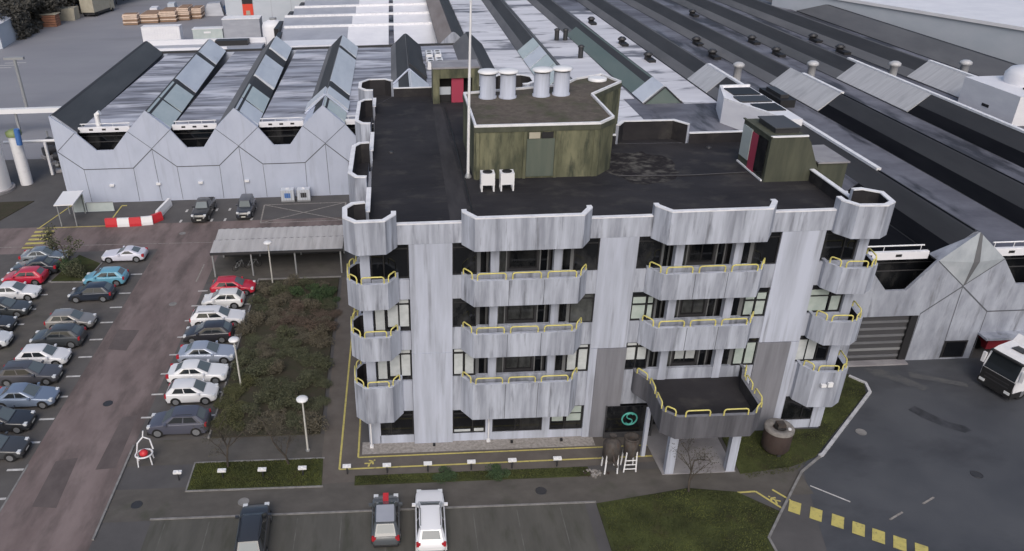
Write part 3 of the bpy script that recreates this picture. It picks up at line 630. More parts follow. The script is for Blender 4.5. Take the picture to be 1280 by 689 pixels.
m_ = MB(); m_.box(8.72, 10.62, 50.56, 50.66, 15.75, 18.45, 'algae_door'); m_.box(8.85, 9.6, 50.53, 50.6, 18.48, 18.9, 'beige'); m_.box(9.7, 10.5, 50.55, 50.6, 18.48, 18.9, 'grille'); m_.obj('door', pr)
# back stair house
b = MB(); b.box(3.3, 3.9, 70.4, 73.2, 15.6, 18.75, 'algae'); b.box(3.9, 7.5, 72.0, 73.2, 15.6, 18.75, 'grille'); b.box(6.9, 7.5, 70.4, 72, 15.6, 18.75, 'algae')
b.box(3.9, 6.9, 70.4, 72, 17.9, 18.75, 'algae'); b.box(3.25, 7.55, 70.35, 73.3, 18.752, 18.9, 'slab'); st1 = b.obj('stair_house', office)
m_ = MB(); m_.box(5.0, 6.1, 70.6, 70.72, 15.62, 17.88, 'reddoor'); m_.obj('door', st1)
m_ = MB(); m_.box(3.92, 4.95, 70.9, 71.0, 16.3, 17.0, 'bluewall'); m_.box(3.92, 4.95, 70.92, 71, 15.62, 16.28, 'frame'); m_.obj('window', st1)
# right stair house
b = MB(); y0, y1 = 48.45, 52.8
prof = [(24.5, 15.6), (28.4, 15.6), (27.2, 18.3), (26.9, 18.7), (24.5, 18.7)]
n = len(prof); b.add([(x, y0, z) for x, z in prof] + [(x, y1, z) for x, z in prof], [tuple(range(n)), tuple(range(2 * n - 1, n - 1, -1))] + [(i, n + i, n + (i + 1) % n, (i + 1) % n) for i in range(n)], 'algae_dark')
st2 = b.obj('stair_house', office)
m_ = MB(); m_.box(24.46, 26.95, 48.4, 48.55, 18.702, 18.8, 'coping'); m_.box(24.4, 24.55, 48.4, 52.85, 18.703, 18.78, 'algae_dark'); m_.obj('coping', st2)
m_ = MB(); m_.box(25.1, 26.7, 49.3, 51.9, 18.7, 19.05, 'darkmetal'); m_.box(25.0, 26.8, 49.2, 52.0, 19.052, 19.12, 'asphalt_yard'); m_.obj('skylight', st2)
m_ = MB(); m_.box(24.42, 24.49, 50.1, 51.1, 15.7, 18.3, 'reddoor'); m_.obj('door', st2)
m_ = MB(); m_.box(24.40, 24.48, 51.15, 52.6, 16.2, 18.4, 'cladgreen'); m_.box(24.40, 24.48, 48.75, 50.05, 15.9, 18.4, 'glass')
m_.box(24.36, 24.47, 48.6, 52.7, 15.62, 15.72, 'coping'); m_.obj('window', st2)
b = MB(); b.box(28.1, 30.1, 48.6, 52.0, 8.7, 16.75, 'algae_dark'); b.box(28.05, 30.2, 48.5, 52.1, 16.752, 16.85, 'slab'); b.obj('stair_shaft', office)

# --- loose things on the roof
vent0 = None
for x, y, lb in ((6.88, 58.3, 'leftmost of the four pale roof vent cylinders, just right of the white flagpole'), (8.39, 58.2, 'second pale roof vent cylinder from the flagpole'),
                 (10.99, 58.4, 'third pale roof vent cylinder from the flagpole, after the gap'), (12.53, 58.55, 'pale roof vent cylinder farthest from the flagpole')):
    if vent0 is None:
        vent0 = thing('roof_vent', lb, 'roof vent', (x, y, 19.3), 0, 'vent cylinders on the plant room roof')
        m_ = MB(); m_.lathe((0, 0, 0), [(.68, 0), (.68, .12), (.6, .14), (.6, 1.8)], 'concrete', 24); m_.obj('body', vent0)
        m_ = MB(); m_.lathe((0, 0, 0), [(.63, 1.8), (.63, 1.9)], 'grille', 24); m_.lathe((0, 0, 0), [(.76, 1.9), (.78, 1.98), (.7, 2.06), (.3, 2.12)], 'whiteplastic', 24); m_.obj('cap', vent0)
    else: dup(vent0, (x, y, 19.3), 0, lb)
m_ = MB(); m_.lathe((16.3, 62.6, 19.3), [(.75, 0), (.75, .16), (.6, .22)], 'whiteplastic', 24); tag(m_.obj('roof_hatch'), 'low round white dome on the far right corner of the plant room roof', 'roof dome')
ac0 = None
for x, lb in ((5.85, 'white air conditioning unit by the mossy plant room wall, nearer the flagpole'), (7.15, 'white air conditioning unit by the mossy plant room wall, nearer the door')):
    if ac0 is None:
        ac0 = thing('air_conditioner', lb, 'air conditioner', (x, 48.75, 15.6), 0, 'air conditioners on the office roof')
        m_ = MB(); m_.box(-.46, .46, -.4, .4, .45, 1.25, 'whiteplastic'); m_.obj('body', ac0)
        m_ = MB(); m_.lathe((0, 0, 1.252), [(.33, 0), (.33, .05), (.1, .06)], 'grille', 18); m_.obj('fan', ac0)
        for sx in (-1, 1):
            m_ = MB(); m_.box(sx * .4 - .05, sx * .4 + .05, -.4, -.3, 0, .45, 'whiteplastic'); m_.box(sx * .4 - .05, sx * .4 + .05, .3, .4, 0, .45, 'whiteplastic'); m_.box(sx * .4 - .05, sx * .4 + .05, -.3, .3, 0, .1, 'whiteplastic'); m_.obj('leg', ac0)
    else: dup(ac0, (x, 48.75, 15.6), 0, lb)
fp = thing('flagpole', 'tall thin white flagpole standing beside the mossy plant room', 'flagpole', (4.78, 51.2, 15.6))
m_ = MB(); m_.tube([(0, 0, .1), (0.02, 0, 6), (.1, 0, 13.5)], [.11, .095, .06], 'whiteplastic', 8); m_.obj('pole', fp)
m_ = MB(); m_.lathe((0, 0, 0), [(.25, 0), (.25, .08), (.14, .3)], 'galv', 12); m_.obj('base', fp)

# ------------------------------------------------------------------ factory halls
ZR, ZE, HW = 10.75, 8.7, 2.45
def ridge(hall, X, Y0, Y1, west, east, X2=None, zr=ZR, hw=HW, rim=None, hww=None):
    """ridge roof; west / east: list of (ya, yb, material, lift)"""
    X2 = X if X2 is None else X2
    def xc(y): return X + (X2 - X) * (y - Y0) / (Y1 - Y0)
    b = MB()
    top = .35
    hww = hww or hw
    sec = lambda y: [(xc(y) - hww, y, ZE - .2), (xc(y) + hw, y, ZE - .2), (xc(y) + hw, y, ZE), (xc(y) + .28, y, zr - .09), (xc(y), y, zr), (xc(y) - .28, y, zr - .09), (xc(y) - hww, y, ZE)]
    v = sec(Y0) + sec(Y1); n = 7
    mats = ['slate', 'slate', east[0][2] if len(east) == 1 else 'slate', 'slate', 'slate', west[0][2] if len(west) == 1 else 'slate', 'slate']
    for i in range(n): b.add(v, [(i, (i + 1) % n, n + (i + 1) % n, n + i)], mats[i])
    b.face(v[:n][::-1], 'hallwall_wet'); b.face(v[n:], 'slate')
    o = b.obj('ridge_roof', hall)
    for side, lst in ((-1, west), (1, east)):
        if len(lst) < 2: continue
        for ya, yb, mt, lf in lst:
            p = MB(); nx, nz = side * .64, .77
            def pt(y, t, h): return (xc(y) + side * (hw * (1 - t)) + nx * h, y, ZE + (zr - ZE) * t + nz * h)
            lo, hi = [pt(ya, .02, .015), pt(yb, .02, .015), pt(yb, 1.0, .015), pt(ya, 1.0, .015)], [pt(ya, .02, lf), pt(yb, .02, lf), pt(yb, 1.0, lf), pt(ya, 1.0, lf)]
            p.add(lo + hi, [(4, 5, 6, 7), (0, 1, 5, 4), (1, 2, 6, 5), (2, 3, 7, 6), (3, 0, 4, 7), (3, 2, 1, 0)], mt)
            p.obj('roof_panel', o)
    if rim:
        p = MB(); ya, yb = rim; p.add([(xc(ya) - .2, ya, zr - .02), (xc(ya) + .2, ya, zr - .02), (xc(yb) + .2, yb, zr - .02), (xc(yb) - .2, yb, zr - .02), (xc(ya) - .2, ya, zr + .2), (xc(ya) + .2, ya, zr + .2), (xc(yb) + .2, yb, zr + .2), (xc(yb) - .2, yb, zr + .2)],
                        [(3, 2, 1, 0), (4, 5, 6, 7), (0, 1, 5, 4), (1, 2, 6, 5), (2, 3, 7, 6), (3, 0, 4, 7)], 'coping'); p.obj('ridge_cap', o)
    return o
def facade(hall, xs, Y, x0, x1, mat, doors=(), glaze=False, ends=None, fold_out=.22, lead=()):
    """folded gable wall: peaks over each ridge, flat bottomed notches between, dark panel seams"""
    prof = []
    pk = sorted(xs)
    prof.append((x0, ends[0] if ends else ZR)); prof += list(lead)
    for i, x in enumerate(pk):
        if x > x0 + .1:
            prof += [(x - HW, ZE), (x, 'P'), (x + HW, ZE)] if x < x1 - .1 else [(x - HW, ZE)]
        else: prof += [(x + HW, ZE)]
        if i < len(pk) - 1:
            m = (x + pk[i + 1]) / 2; prof += [(m - .95, 6.5), (m + .95, 6.5)]
    prof.append((x1, ends[1] if ends else ZR))
    b = MB(); T = .25
    def col(xa, za, xb, zb):
        b.add([(xa, Y, 0), (xb, Y, 0), (xb, Y, zb), (xa, Y, za), (xa, Y + T, 0), (xb, Y + T, 0), (xb, Y + T, zb), (xa, Y + T, za)], [(0, 1, 2, 3), (5, 4, 7, 6), (3, 2, 6, 7), (4, 0, 3, 7), (1, 5, 6, 2)], mat)
    i = 0
    while i < len(prof) - 1:
        a, c_ = prof[i], prof[i + 1]
        if c_[1] == 'P':
            xl, xc, xr = a[0], c_[0], prof[i + 2][0]; by, bz, py, pz = Y - .0, 6.55, Y + (.10 if fold_out else .0), ZR + (.12 if fold_out else .3)
            for seg in ((xl, xc), (xc, xr)):
                dl = [d for d in doors if d[0] < seg[1] and d[1] > seg[0]]
                zz = {xl: ZE, xc: bz, xr: ZE}
                z0s = 0
                b.add([(seg[0], Y, z0s), (seg[1], Y, z0s), (seg[1], Y, zz[seg[1]]), (seg[0], Y, zz[seg[0]])], [(0, 1, 2, 3)], mat)
            fold = (xc, Y - fold_out, 8.6)
            for tri, mm in ((((xl, Y, ZE), (xc, by, bz), fold), 0), ((fold, (xc, py, pz), (xl, Y, ZE)), 1), (((xc, by, bz), (xr, Y, ZE), fold), 2), ((fold, (xr, Y, ZE), (xc, py, pz)), 3)):
                b.face(tri, 'hallglass' if glaze else mat)
            if glaze:
                Rv = Vector((xr, Y, ZE)); off = Vector((.006, -.014, .006))
                for q_, r_ in (((xc, by, bz), fold), (fold, (xc, py, pz))):
                    q_, r_ = Vector(q_), Vector(r_); b.face([q_ + off, q_ + (Rv - q_) * (.06 if q_.z < 7 else .20) + off, r_ + (Rv - r_) * (.20 if r_.z < 9 else .10) + off, r_ + off], 'slate_far')
            b.face([(xl, Y, ZE), (xc, py, pz), (xl, Y + T + 1, ZE)], mat); b.face([(xr, Y, ZE), (xr, Y + T + 1, ZE), (xc, py, pz)], mat)
            i += 2; continue
        if a[0] < c_[0]:
            # split around doors
            cuts = [a[0]]
            for d in doors:
                for e in d[:2]:
                    if a[0] < e < c_[0]: cuts.append(e)
            cuts.append(c_[0]); cuts.sort()
            for xa, xb in zip(cuts, cuts[1:]):
                za = a[1] + (c_[1] - a[1]) * (xa - a[0]) / (c_[0] - a[0]); zb = a[1] + (c_[1] - a[1]) * (xb - a[0]) / (c_[0] - a[0])
                dd = [d for d in doors if d[0] <= xa + .01 and d[1] >= xb - .01]
                if dd:
                    z0 = dd[0][2]
                    b.add([(xa, Y, z0), (xb, Y, z0), (xb, Y, zb), (xa, Y, za), (xa, Y + T, z0), (xb, Y + T, z0), (xb, Y + T, zb), (xa, Y + T, za)], [(0, 1, 2, 3), (5, 4, 7, 6), (3, 2, 6, 7), (0, 4, 5, 1)], mat)
                else: col(xa, za, xb, zb)
        i += 1
    # seams
    def seam(p, q, w=.1, dy=.012):
        d = Vector((q[0] - p[0], q[1] - p[1])).normalized(); n = Vector((-d.y, d.x)) * w / 2
        b.face([(p[0] - n.x, Y - dy, p[1] - n.y), (q[0] - n.x, Y - dy, q[1] - n.y), (q[0] + n.x, Y - dy, q[1] + n.y), (p[0] + n.x, Y - dy, p[1] + n.y)], 'seam')
    for x in pk:
        L_, R_ = x > x0 + 1, x < x1 - 1
        if R_: seam((x, 6.5), (x + HW + .1, 4.25))
        if L_: seam((x, 6.5), (x - HW - .1, 4.25), .1, .014)
        if R_: seam((x + HW + .1, 4.25), (x + HW + .15, .1), .05, .016)
        if L_: seam((x - HW - .1, 4.25), (x - HW - .15, .1), .05, .018)
        if L_ and R_: seam((x, 6.5), (x + .1, .1), .05, .020)
        if L_: seam((x, 6.55), (x - HW, ZE), .06, .022)
        if R_: seam((x, 6.55), (x + HW, ZE), .06, .024)
    for x, y_ in zip(pk, pk[1:]): seam((x + HW + .1, 4.25), (y_ - HW - .1, 4.25), .1, .026)
    return b.obj('front_wall', hall)
def flat_edge(hall, x0, x1, Y, rails=True):
    b = MB(); b.box(x0, x1, Y, Y + .3, ZE - .35, ZE + .22, 'roofwhite'); b.box(x0, x1, Y + .02, Y + .28, ZE + .222, ZE + .26, 'coping')
    n = 4
    for k in range(1, n): xx = x0 + (x1 - x0) * k / n; b.box(xx - .22, xx + .22, Y - .03, Y, ZE - .12, ZE + .08, 'grille')
    o = b.obj('roof_edge', hall)
    if rails:
        m_ = MB(); m_.tube([(x0 + .1, Y + .6, ZE + .5), (x1 - .1, Y + .6, ZE + .5)], .06, 'whiteplastic', 6)
        for k in range(4): xx = x0 + .3 + (x1 - x0 - .6) * k / 3; m_.tube([(xx, Y + .6, ZE), (xx, Y + .6, ZE + .5)], .03, 'whiteplastic', 6)
        m_.obj('roof_rail', o)
    g = MB(); g.box(x0 - 1.5, x1 + 1.5, Y + .9, Y + 1.0, 4.5, ZE - .36, 'glass')
    for z in (6.9, 7.6): g.box(x0 - 1.5, x1 + 1.5, Y + .86, Y + .9, z, z + .08, 'frame_grey')
    g.obj('clerestory_window', hall)

# left hall
hallL = thing('factory_hall', 'pale grey factory hall with gabled panel front and light flat roofs behind the car park', 'factory hall')
XL = [-39.7, -28.8, -18.7, -8.6, 1.7]
facade(hallL, XL + [12.2], 87.8, -39.75, 12.2, 'hallwall', fold_out=0)
b = MB(); b.box(-39.75, -39.5, 88.05, 131, 0, ZE, 'hallwall'); b.box(-39.95, 12.2, 130.8, 131.1, 0, ZE - .1, 'hallwall'); b.obj('side_wall', hallL)
ridge(hallL, -39.5, 88.06, 131, [(88, 131, 'slate_far', .02)], [(88, 131, 'slate_mid', .02)], -40.6, hww=.32)
ridge(hallL, -28.8, 88.06, 131, [(88, 131, 'slate', .02)], [(88.5, 94.4, 'cladgreen', .10), (94.9, 102.5, 'cladgreen', .10), (104.2, 119.0, 'cladlight', .12), (121.0, 130.8, 'cladlight', .12)], -30.3)
ridge(hallL, -18.7, 88.06, 131, [(88, 131, 'slate_far', .02)], [(88.5, 93.2, 'cladlight', .10), (93.6, 100.0, 'cladgreen', .10), (104.5, 116.5, 'cladlight', .35), (122.0, 130.8, 'cladlight', .35)], -19.6)
ridge(hallL, -8.6, 88.06, 131, [(88.5, 92.5, 'hallwall', .06), (93.0, 96.5, 'cladlight', .4), (96.8, 130.8, 'slate_far', .04)], [(88.5, 92.5, 'cladgreen', .10), (93.0, 96.5, 'cladlight', .4), (100.5, 121.0, 'cladlight', .12), (123.0, 130.8, 'cladlight', .12)])
ridge(hallL, 1.7, 88.06, 131, [(88.5, 104.5, 'cladlight', .05), (105, 130.8, 'slate_far', .04)], [(88.5, 104.5, 'cladlight', .3), (108.0, 116.0, 'slate', .3), (116.5, 130.8, 'slate', .06)])
for a, c_ in zip(XL, XL[1:] + [12.0]):
    b = MB(); b.box(a + HW, c_ - HW, 89.2, 130.75, ZE - .3, ZE, 'flat'); b.obj('flat_roof', hallL)
    flat_edge(hallL, a + HW + .02, c_ - HW - .02, 88.9)
m_ = MB(); m_.box(-40.6, 12, 131.12, 131.5, ZE - .3, ZE + .25, 'darkmetal'); m_.obj('roof_edge', hallL)
# gable truss trim on two ridges
for x, y in ((1.7, 104.4), (-8.6, 92.7)):
    m_ = MB()
    for q in (-1, 1): m_.tube([(x + q * 2.6, y - .2, ZE + .1), (x, y - .2, ZR + .35)], .14, 'hallwall', 6)
    m_.tube([(x, y - .2, ZE + .1), (x, y - .2, ZR + .2)], .08, 'hallwall', 6); m_.tube([(x - 1.2, y - .2, ZE + .9), (x + 1.2, y - .2, ZE + .9)], .08, 'hallwall', 6)
    m_.obj('gable_truss', hallL)
m_ = MB(); m_.tube([(-35.0, 89.6, 8.7), (-35.0, 89.6, 10.3), (-34.6, 89.6, 10.5)], .3, 'whiteplastic', 10); m_.obj('roof_pipe', hallL)
for k, x in enumerate((-34.5, -29.0, -24.0, -18.5)):
    m_ = MB(); m_.box(x, x + .5, 87.55, 87.78, 2.1, 2.35, 'whiteplastic'); m_.obj('wall_light', hallL)
for x, y in ((5.1, 115.5), (6.4, 115.5), (5.1, 120.5), (6.4, 120.5)):
    m_ = MB(); m_.box(x - .5, x + .5, y - 1.6, y + 1.6, ZE, ZE + 1.1, 'whiteplastic')
    for dy in (-.8, .8): m_.lathe((x, y + dy, ZE + 1.102), [(.36, 0), (.36, .03)], 'grille', 12)
    m_.obj('roof_fan_unit', hallL)

# right hall
hallR = thing('factory_hall', 'long dark ridged factory hall with translucent strips, right of the office', 'factory hall')
facade(hallR, [41.5, 51.5, 61.2, 71], 49.2, 28.3, 73.4, 'hallwall_wet', doors=[(34.2, 38.85, 4.1), (44.0, 47.9, 2.2), (47.9, 49.0, 2.2), (49.0, 50.2, 2.2)], glaze=True, ends=(ZE, ZE), lead=[(33.8, ZE - .02), (35.8, 6.3), (37.3, 6.3)])
b = MB()
for x0, x1, y0 in ((12.2, 28.2, 77), (28.2, 39.1, 62), (43.95, 49.05, 50.6), (53.95, 58.7, 50.6), (63.7, 68.4, 50.6), (73.2, 77.2, 50.6)):
    mt = 'flat_grey'
    if x0 == 12.2:
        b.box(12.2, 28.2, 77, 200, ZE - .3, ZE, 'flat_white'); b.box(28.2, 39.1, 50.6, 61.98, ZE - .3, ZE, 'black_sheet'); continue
    b.box(x0, x1, y0, 200, ZE - .3, ZE, mt)
b.obj('flat_roof', hallR)
b = MB(); b.box(12.2, 28.2, 77, 77.3, 0, ZE - .31, 'hallwall'); b.box(28.0, 28.3, 49.5, 77, 0, ZE, 'hallwall'); b.box(12.2, 12.4, 77, 131, 0, ZE - .31, 'hallwall'); b.obj('side_wall', hallR)
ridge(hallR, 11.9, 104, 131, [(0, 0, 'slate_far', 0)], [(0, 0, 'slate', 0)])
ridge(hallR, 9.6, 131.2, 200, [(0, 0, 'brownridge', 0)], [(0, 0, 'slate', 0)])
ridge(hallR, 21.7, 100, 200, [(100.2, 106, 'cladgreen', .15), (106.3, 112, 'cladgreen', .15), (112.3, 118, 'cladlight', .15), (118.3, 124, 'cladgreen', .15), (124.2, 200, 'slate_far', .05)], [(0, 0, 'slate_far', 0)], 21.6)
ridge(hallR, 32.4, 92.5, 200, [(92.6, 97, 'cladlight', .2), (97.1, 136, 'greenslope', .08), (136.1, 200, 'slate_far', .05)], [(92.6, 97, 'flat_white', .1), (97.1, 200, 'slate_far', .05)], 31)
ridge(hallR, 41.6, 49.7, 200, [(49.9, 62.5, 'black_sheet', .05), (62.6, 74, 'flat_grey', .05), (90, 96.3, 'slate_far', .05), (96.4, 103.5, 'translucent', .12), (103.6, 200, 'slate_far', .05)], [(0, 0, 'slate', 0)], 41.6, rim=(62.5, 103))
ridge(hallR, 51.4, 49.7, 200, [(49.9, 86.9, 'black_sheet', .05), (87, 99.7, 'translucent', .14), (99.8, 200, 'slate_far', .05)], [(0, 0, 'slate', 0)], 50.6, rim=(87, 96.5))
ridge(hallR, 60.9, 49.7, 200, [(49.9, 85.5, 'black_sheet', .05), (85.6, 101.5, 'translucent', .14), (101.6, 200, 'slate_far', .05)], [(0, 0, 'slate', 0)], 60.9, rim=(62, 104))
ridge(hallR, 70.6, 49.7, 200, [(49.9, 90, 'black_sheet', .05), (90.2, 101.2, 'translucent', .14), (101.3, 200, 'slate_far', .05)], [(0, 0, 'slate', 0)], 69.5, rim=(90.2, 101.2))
ridge(hallR, 79.6, 49.7, 164, [(0, 0, 'slate_far', 0)], [(0, 0, 'slate', 0)], 80.2)
flat_edge(hallR, 30.0, 39.0, 50.3); flat_edge(hallR, 44.0, 49.0, 50.3)
# brighter white slab flats between the far ridges
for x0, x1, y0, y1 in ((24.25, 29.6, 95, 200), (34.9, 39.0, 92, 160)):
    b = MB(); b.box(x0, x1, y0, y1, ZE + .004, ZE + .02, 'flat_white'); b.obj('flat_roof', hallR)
# gable front of the green ridge
b = MB(); b.face([(29.95, 92.44, ZE - .1), (32.4, 92.44, ZE - 2.2), (34.85, 92.44, ZE - .1), (32.4, 92.44, ZR)], 'greenslope'); 
for p, q in (((29.95, ZE - .1), (32.4, ZR)), ((32.4, ZR), (34.85, ZE - .1))): b.tube([(p[0], 92.4, p[1]), (q[0], 92.4, q[1])], .09, 'darkmetal', 6)
b.obj('gable_front', hallR)
# vent cowls
cw0 = None
for x, y in ((48.4, 126.5), (47.5, 117), (57.4, 126.4), (57.3, 117.3), (67.3, 126.3), (67.2, 117.6), (37.6, 116.3), (36.8, 128), (56.7, 152), (36.2, 147)):
    m_ = MB()
    if cw0 is None:
        m_.lathe((0, 0, 0), [(.55, 0), (.5, .6), (.7, .65), (.7, .8), (.35, 1.1)], 'darkmetal', 12); m_.box(-.5, .5, -2.4, -.5, 0, .4, 'grille'); cw0 = m_.obj('vent_cowl', hallR, (x, y, ZE))
    else:
        c_ = cw0.copy(); C.objects.link(c_); c_.location = (x, y, ZE); c_.parent = hallR
fl0 = None
for x, y in ((27.0, 132.3), (28.4, 132.1), (28.0, 118.6)):
    m_ = MB(); m_.tube([(x, y, ZE), (x, y, ZE + 1.6)], .38, 'darkmetal', 10); m_.lathe((x, y, ZE + 1.6), [(.5, 0), (.5, .15), (.2, .35)], 'darkmetal', 12); m_.obj('flue', hallR)
# white plant housings
b = MB(); b.prism([(36.2, 84.0), (37.8, 89.5), (41.3, 89.5), (41.3, 76), (39.2, 76)], ZE, 11.3, 'roofwhite'); wb = b.obj('plant_housing', hallR)
b = MB(); b.strip([(39.2, 76), (36.2, 84.0), (37.8, 89.5), (41.3, 89.5)], 11.302, 11.55, -.3, 'coping'); b.obj('roof_rim', wb); m_ = MB()
m_.box(38.0, 41.0, 85.6, 88.6, 11.302, 11.42, 'grille'); m_.box(37.6, 41.0, 82.6, 84.9, 11.302, 11.45, 'darkmetal'); m_.box(38.3, 41.0, 79.2, 81.9, 11.302, 11.40, 'grille')
m_.obj('louvre', wb)
b = MB(); b.box(66.2, 77, 79.5, 88.5, ZE, 11.9, 'roofwhite'); wb = b.obj('plant_housing', hallR)
m_ = MB(); m_.lathe((71.5, 85, 11.9), [(2.8, 0), (2.8, .9), (2.4, 1.5), (1.2, 1.8)], 'roofwhite', 24); m_.obj('duct', wb); m_ = MB(); m_.box(68.5, 74, 81, 82.4, 11.902, 12.1, 'grille'); m_.obj('roof_louvre', wb); m_ = MB(); m_.box(66.15, 66.2, 83.5, 84.6, 9.6, 9.9, 'grille'); m_.obj('wall_louvre', wb)
for x, y in ((45.0, 101.5), (54.6, 101), (64.6, 99.5), (73.6, 99)):
    m_ = MB(); m_.lathe((x, y, ZE), [(.5, 0), (.5, 2.0), (.75, 2.1), (.7, 2.4), (.4, 2.6), (.1, 2.65)], 'translucent', 18); m_.obj('roof_ventilator', hallR)
m_ = MB(); m_.box(45.2, 47.0, 89, 95, ZE, ZE + .9, 'grille'); m_.box(45.6, 46.6, 90, 94, ZE + .902, ZE + 1.3, 'darkmetal'); m_.obj('roof_plant', hallR)
m_ = MB()
for p, q in (((30, 62, ZE), (39, 62, ZE)), ((30, 66, ZE), (38, 70, ZE))): m_.tube([(p[0], p[1], ZE + .3), (q[0], q[1], ZE + .3)], .12, 'bluewall', 6)
m_.obj('roof_pipe', hallR)
# roller door, side window, dock recess
d = MB(); d.box(34.2, 38.85, 49.38, 49.45, .02, 4.1, 'frame_grey')
for k in range(6): d.box(34.3, 38.5, 49.30, 49.37, .35 + k * .62, .55 + k * .62, 'panelgrey' if k in (1,) else 'slate_far')
d.box(38.3, 38.85, 49.15, 49.36, .02, 4.1, 'frame'); d.box(34.0, 38.8, 48.6, 49.25, .0, .12, 'slab'); d.obj('roller_door', hallR)
d = MB(); d.box(41.6, 43.4, 49.13, 49.18, .2, 1.7, 'frame'); d.box(41.75, 43.25, 49.10, 49.13, .3, 1.6, 'glass'); d.obj('window', hallR)
d = MB(); d.box(44.0, 50.2, 52, 52.2, 0, 4, 'grille'); d.box(43.98, 50.2, 48.2, 52, 2.22, 2.4, 'hallwall_wet'); d.obj('dock_canopy', hallR)

# ------------------------------------------------------------------ buildings behind
rear = thing('rear_hall', 'low factory hall in stepped strips of grey and white roofing behind the pale gabled hall', 'factory hall')
for k, (y, xl) in enumerate(((145.2, -21.5), (157.5, -22.8), (169.5, -22.0), (182, -20.8), (195, -19.5))):
    h0, h1 = 5.6, 7.8
    b = MB(); xr = 9.0
    def mono(x0, x1, mat, fr_):
        v_ = [(x0, y, 0), (x1, y, 0), (x1, y, h0), (x0, y, h0), (x0, y + 11.0, 0), (x1, y + 11.0, 0), (x1, y + 11.0, h1), (x0, y + 11.0, h1)]
        b.add(v_, [(0, 1, 2, 3), (0, 3, 7, 4), (1, 5, 6, 2), (5, 4, 7, 6)], mat); b.add(v_, [(3, 2, 6, 7)], fr_)
    mono(xl, -9 + k * .3, 'roofgrey', 'roofgrey'); mono(-9 + k * .3 + .02, -1.2, 'roofgrey', 'roofwhite'); mono(-.2, xr, 'roofgrey', 'roofwhite')
    b.box(xl + .05, xr, y + 10.7, y + 11.3, h1 - .1, h1 + .35, 'coping'); b.box(xl - .9, xl - .05, y + .2, y + 9, 4, h1 - .4, 'frame'); b.box(xl, xr, y - .4, y - .05, h0 - .5, h0 - .1, 'frame')
    b.box(-1.18, -.22, y + .2, y + 11.5, 5, 6.4, 'flat_grey'); b.obj('roof_strip', rear)
b = MB(); b.box(-46, -24.2, 132, 149, 0, 6.6, 'roofgrey'); b.box(-24.18, 9, 132, 144.6, 0, 6.2, 'flat_white'); b.box(-46.2, -24, 148.6, 149.1, 6.0, 7.5, 'roofwhite'); b.box(-46.1, -30, 142, 142.5, 6.6, 7.3, 'roofwhite'); b.box(-46.1, 8.9, 135.5, 135.9, 6.3, 6.9, 'roofwhite'); b.box(-22, -9.5, 139.5, 144.5, 6.21, 7.6, 'roofwhite')
b.box(-33, -27, 146.5, 148.5, 6.61, 7.5, 'frame'); b.obj('low_roof', rear)
blue = thing('warehouse', 'tall pale blue warehouse with an orange red door beyond the stepped roofs', 'warehouse')
b = MB(); b.box(-42.5, -20.5, 206, 245, 0, 16, 'bluewall'); b.box(-42.6, -20.4, 205.9, 206, 10.2, 10.4, 'seam')
for x in (-38, -31, -26): b.box(x, x + .08, 205.94, 206, .2, 10.2, 'roofgrey')
b.obj('wall', blue)
m_ = MB(); m_.box(-38.2, -35.6, 205.8, 205.96, 0, 5.2, 'redorange'); m_.box(-38.2, -35.6, 205.82, 205.98, 5.22, 8, 'frame'); m_.obj('door', blue)
m_ = MB(); m_.box(-37.4, -36.4, 205.7, 205.8, 2.6, 3.6, 'beige'); m_.obj('door_panel', blue)
wr = thing('warehouse', 'huge white roofed warehouse beyond the dark ridges in the upper right', 'warehouse')
b = MB(); b.prism([(75.5, 160), (84.5, 134.7), (93.5, 109), (103, 82), (240, 130), (210, 215)], 0, 11.8, 'bluewall', 'roofwhite'); b.obj('wall', wr)
m_ = MB(); m_.prism([(75.2, 160.1), (84.2, 134.6), (93.2, 108.9), (102.7, 81.8), (104, 82.4), (76.6, 160.5)], 11.805, 12.3, 'roofwhite'); m_.obj('roof_edge', wr)
m_ = MB(); m_.prism([(96.2, 100.2), (97.6, 96.2), (98.2, 96.4), (96.8, 100.4)], 8, 9.6, 'grille'); m_.obj('vent_louvre', wr)


# ------------------------------------------------------------------ yard things
def simple(name, label, cat, fn, group=None):
    m_ = MB(); fn(m_); return tag(m_.obj(name), label, cat, group)
ct = thing('storage_container', 'white storage container beyond the dark end ridge of the pale hall', 'container', (-53.2, 183.5, 0))
m_ = MB(); m_.box(-4.3, 4.3, 0, 2.6, .15, 4.0, 'roofwhite')
for k in range(14): m_.box(-4.2 + k * .62, -3.9 + k * .62, -.06, 0, .35, 3.8, 'roofwhite')
m_.obj('body', ct); m_ = MB(); m_.box(-4.35, 4.35, -.05, 2.65, 4.002, 4.1, 'coping'); m_.obj('roof', ct)
ct2 = thing('storage_container', 'grey green skip container with a pale rim right of the white container', 'container', (-43.2, 186.5, 0))
m_ = MB(); m_.box(-3.6, 3.3, 0, 2.6, .1, 2.7, 'cladgreen'); m_.obj('body', ct2); m_ = MB(); m_.box(-3.7, 3.4, -.05, 2.65, 2.702, 2.85, 'white'); m_.obj('rim', ct2); m_ = MB(); m_.box(-1, .6, -.08, -.02, 1.8, 2.2, 'white'); m_.obj('plate', ct2)
ct3 = thing('site_cabin', 'pale grey flat roofed cabin in front of the warehouse with the orange red door', 'cabin', (-35.6, 187, 0))
m_ = MB(); m_.box(-4.2, 4.4, 0, 4, .1, 4.6, 'roofgrey'); m_.obj('body', ct3); m_ = MB(); m_.box(-4.3, 4.5, -.1, 4.1, 4.602, 4.8, 'coping'); m_.obj('roof', ct3)
ct4 = thing('water_tank', 'bright white covered tank between grey cabin and stepped roofs', 'tank', (-27, 180, 0))
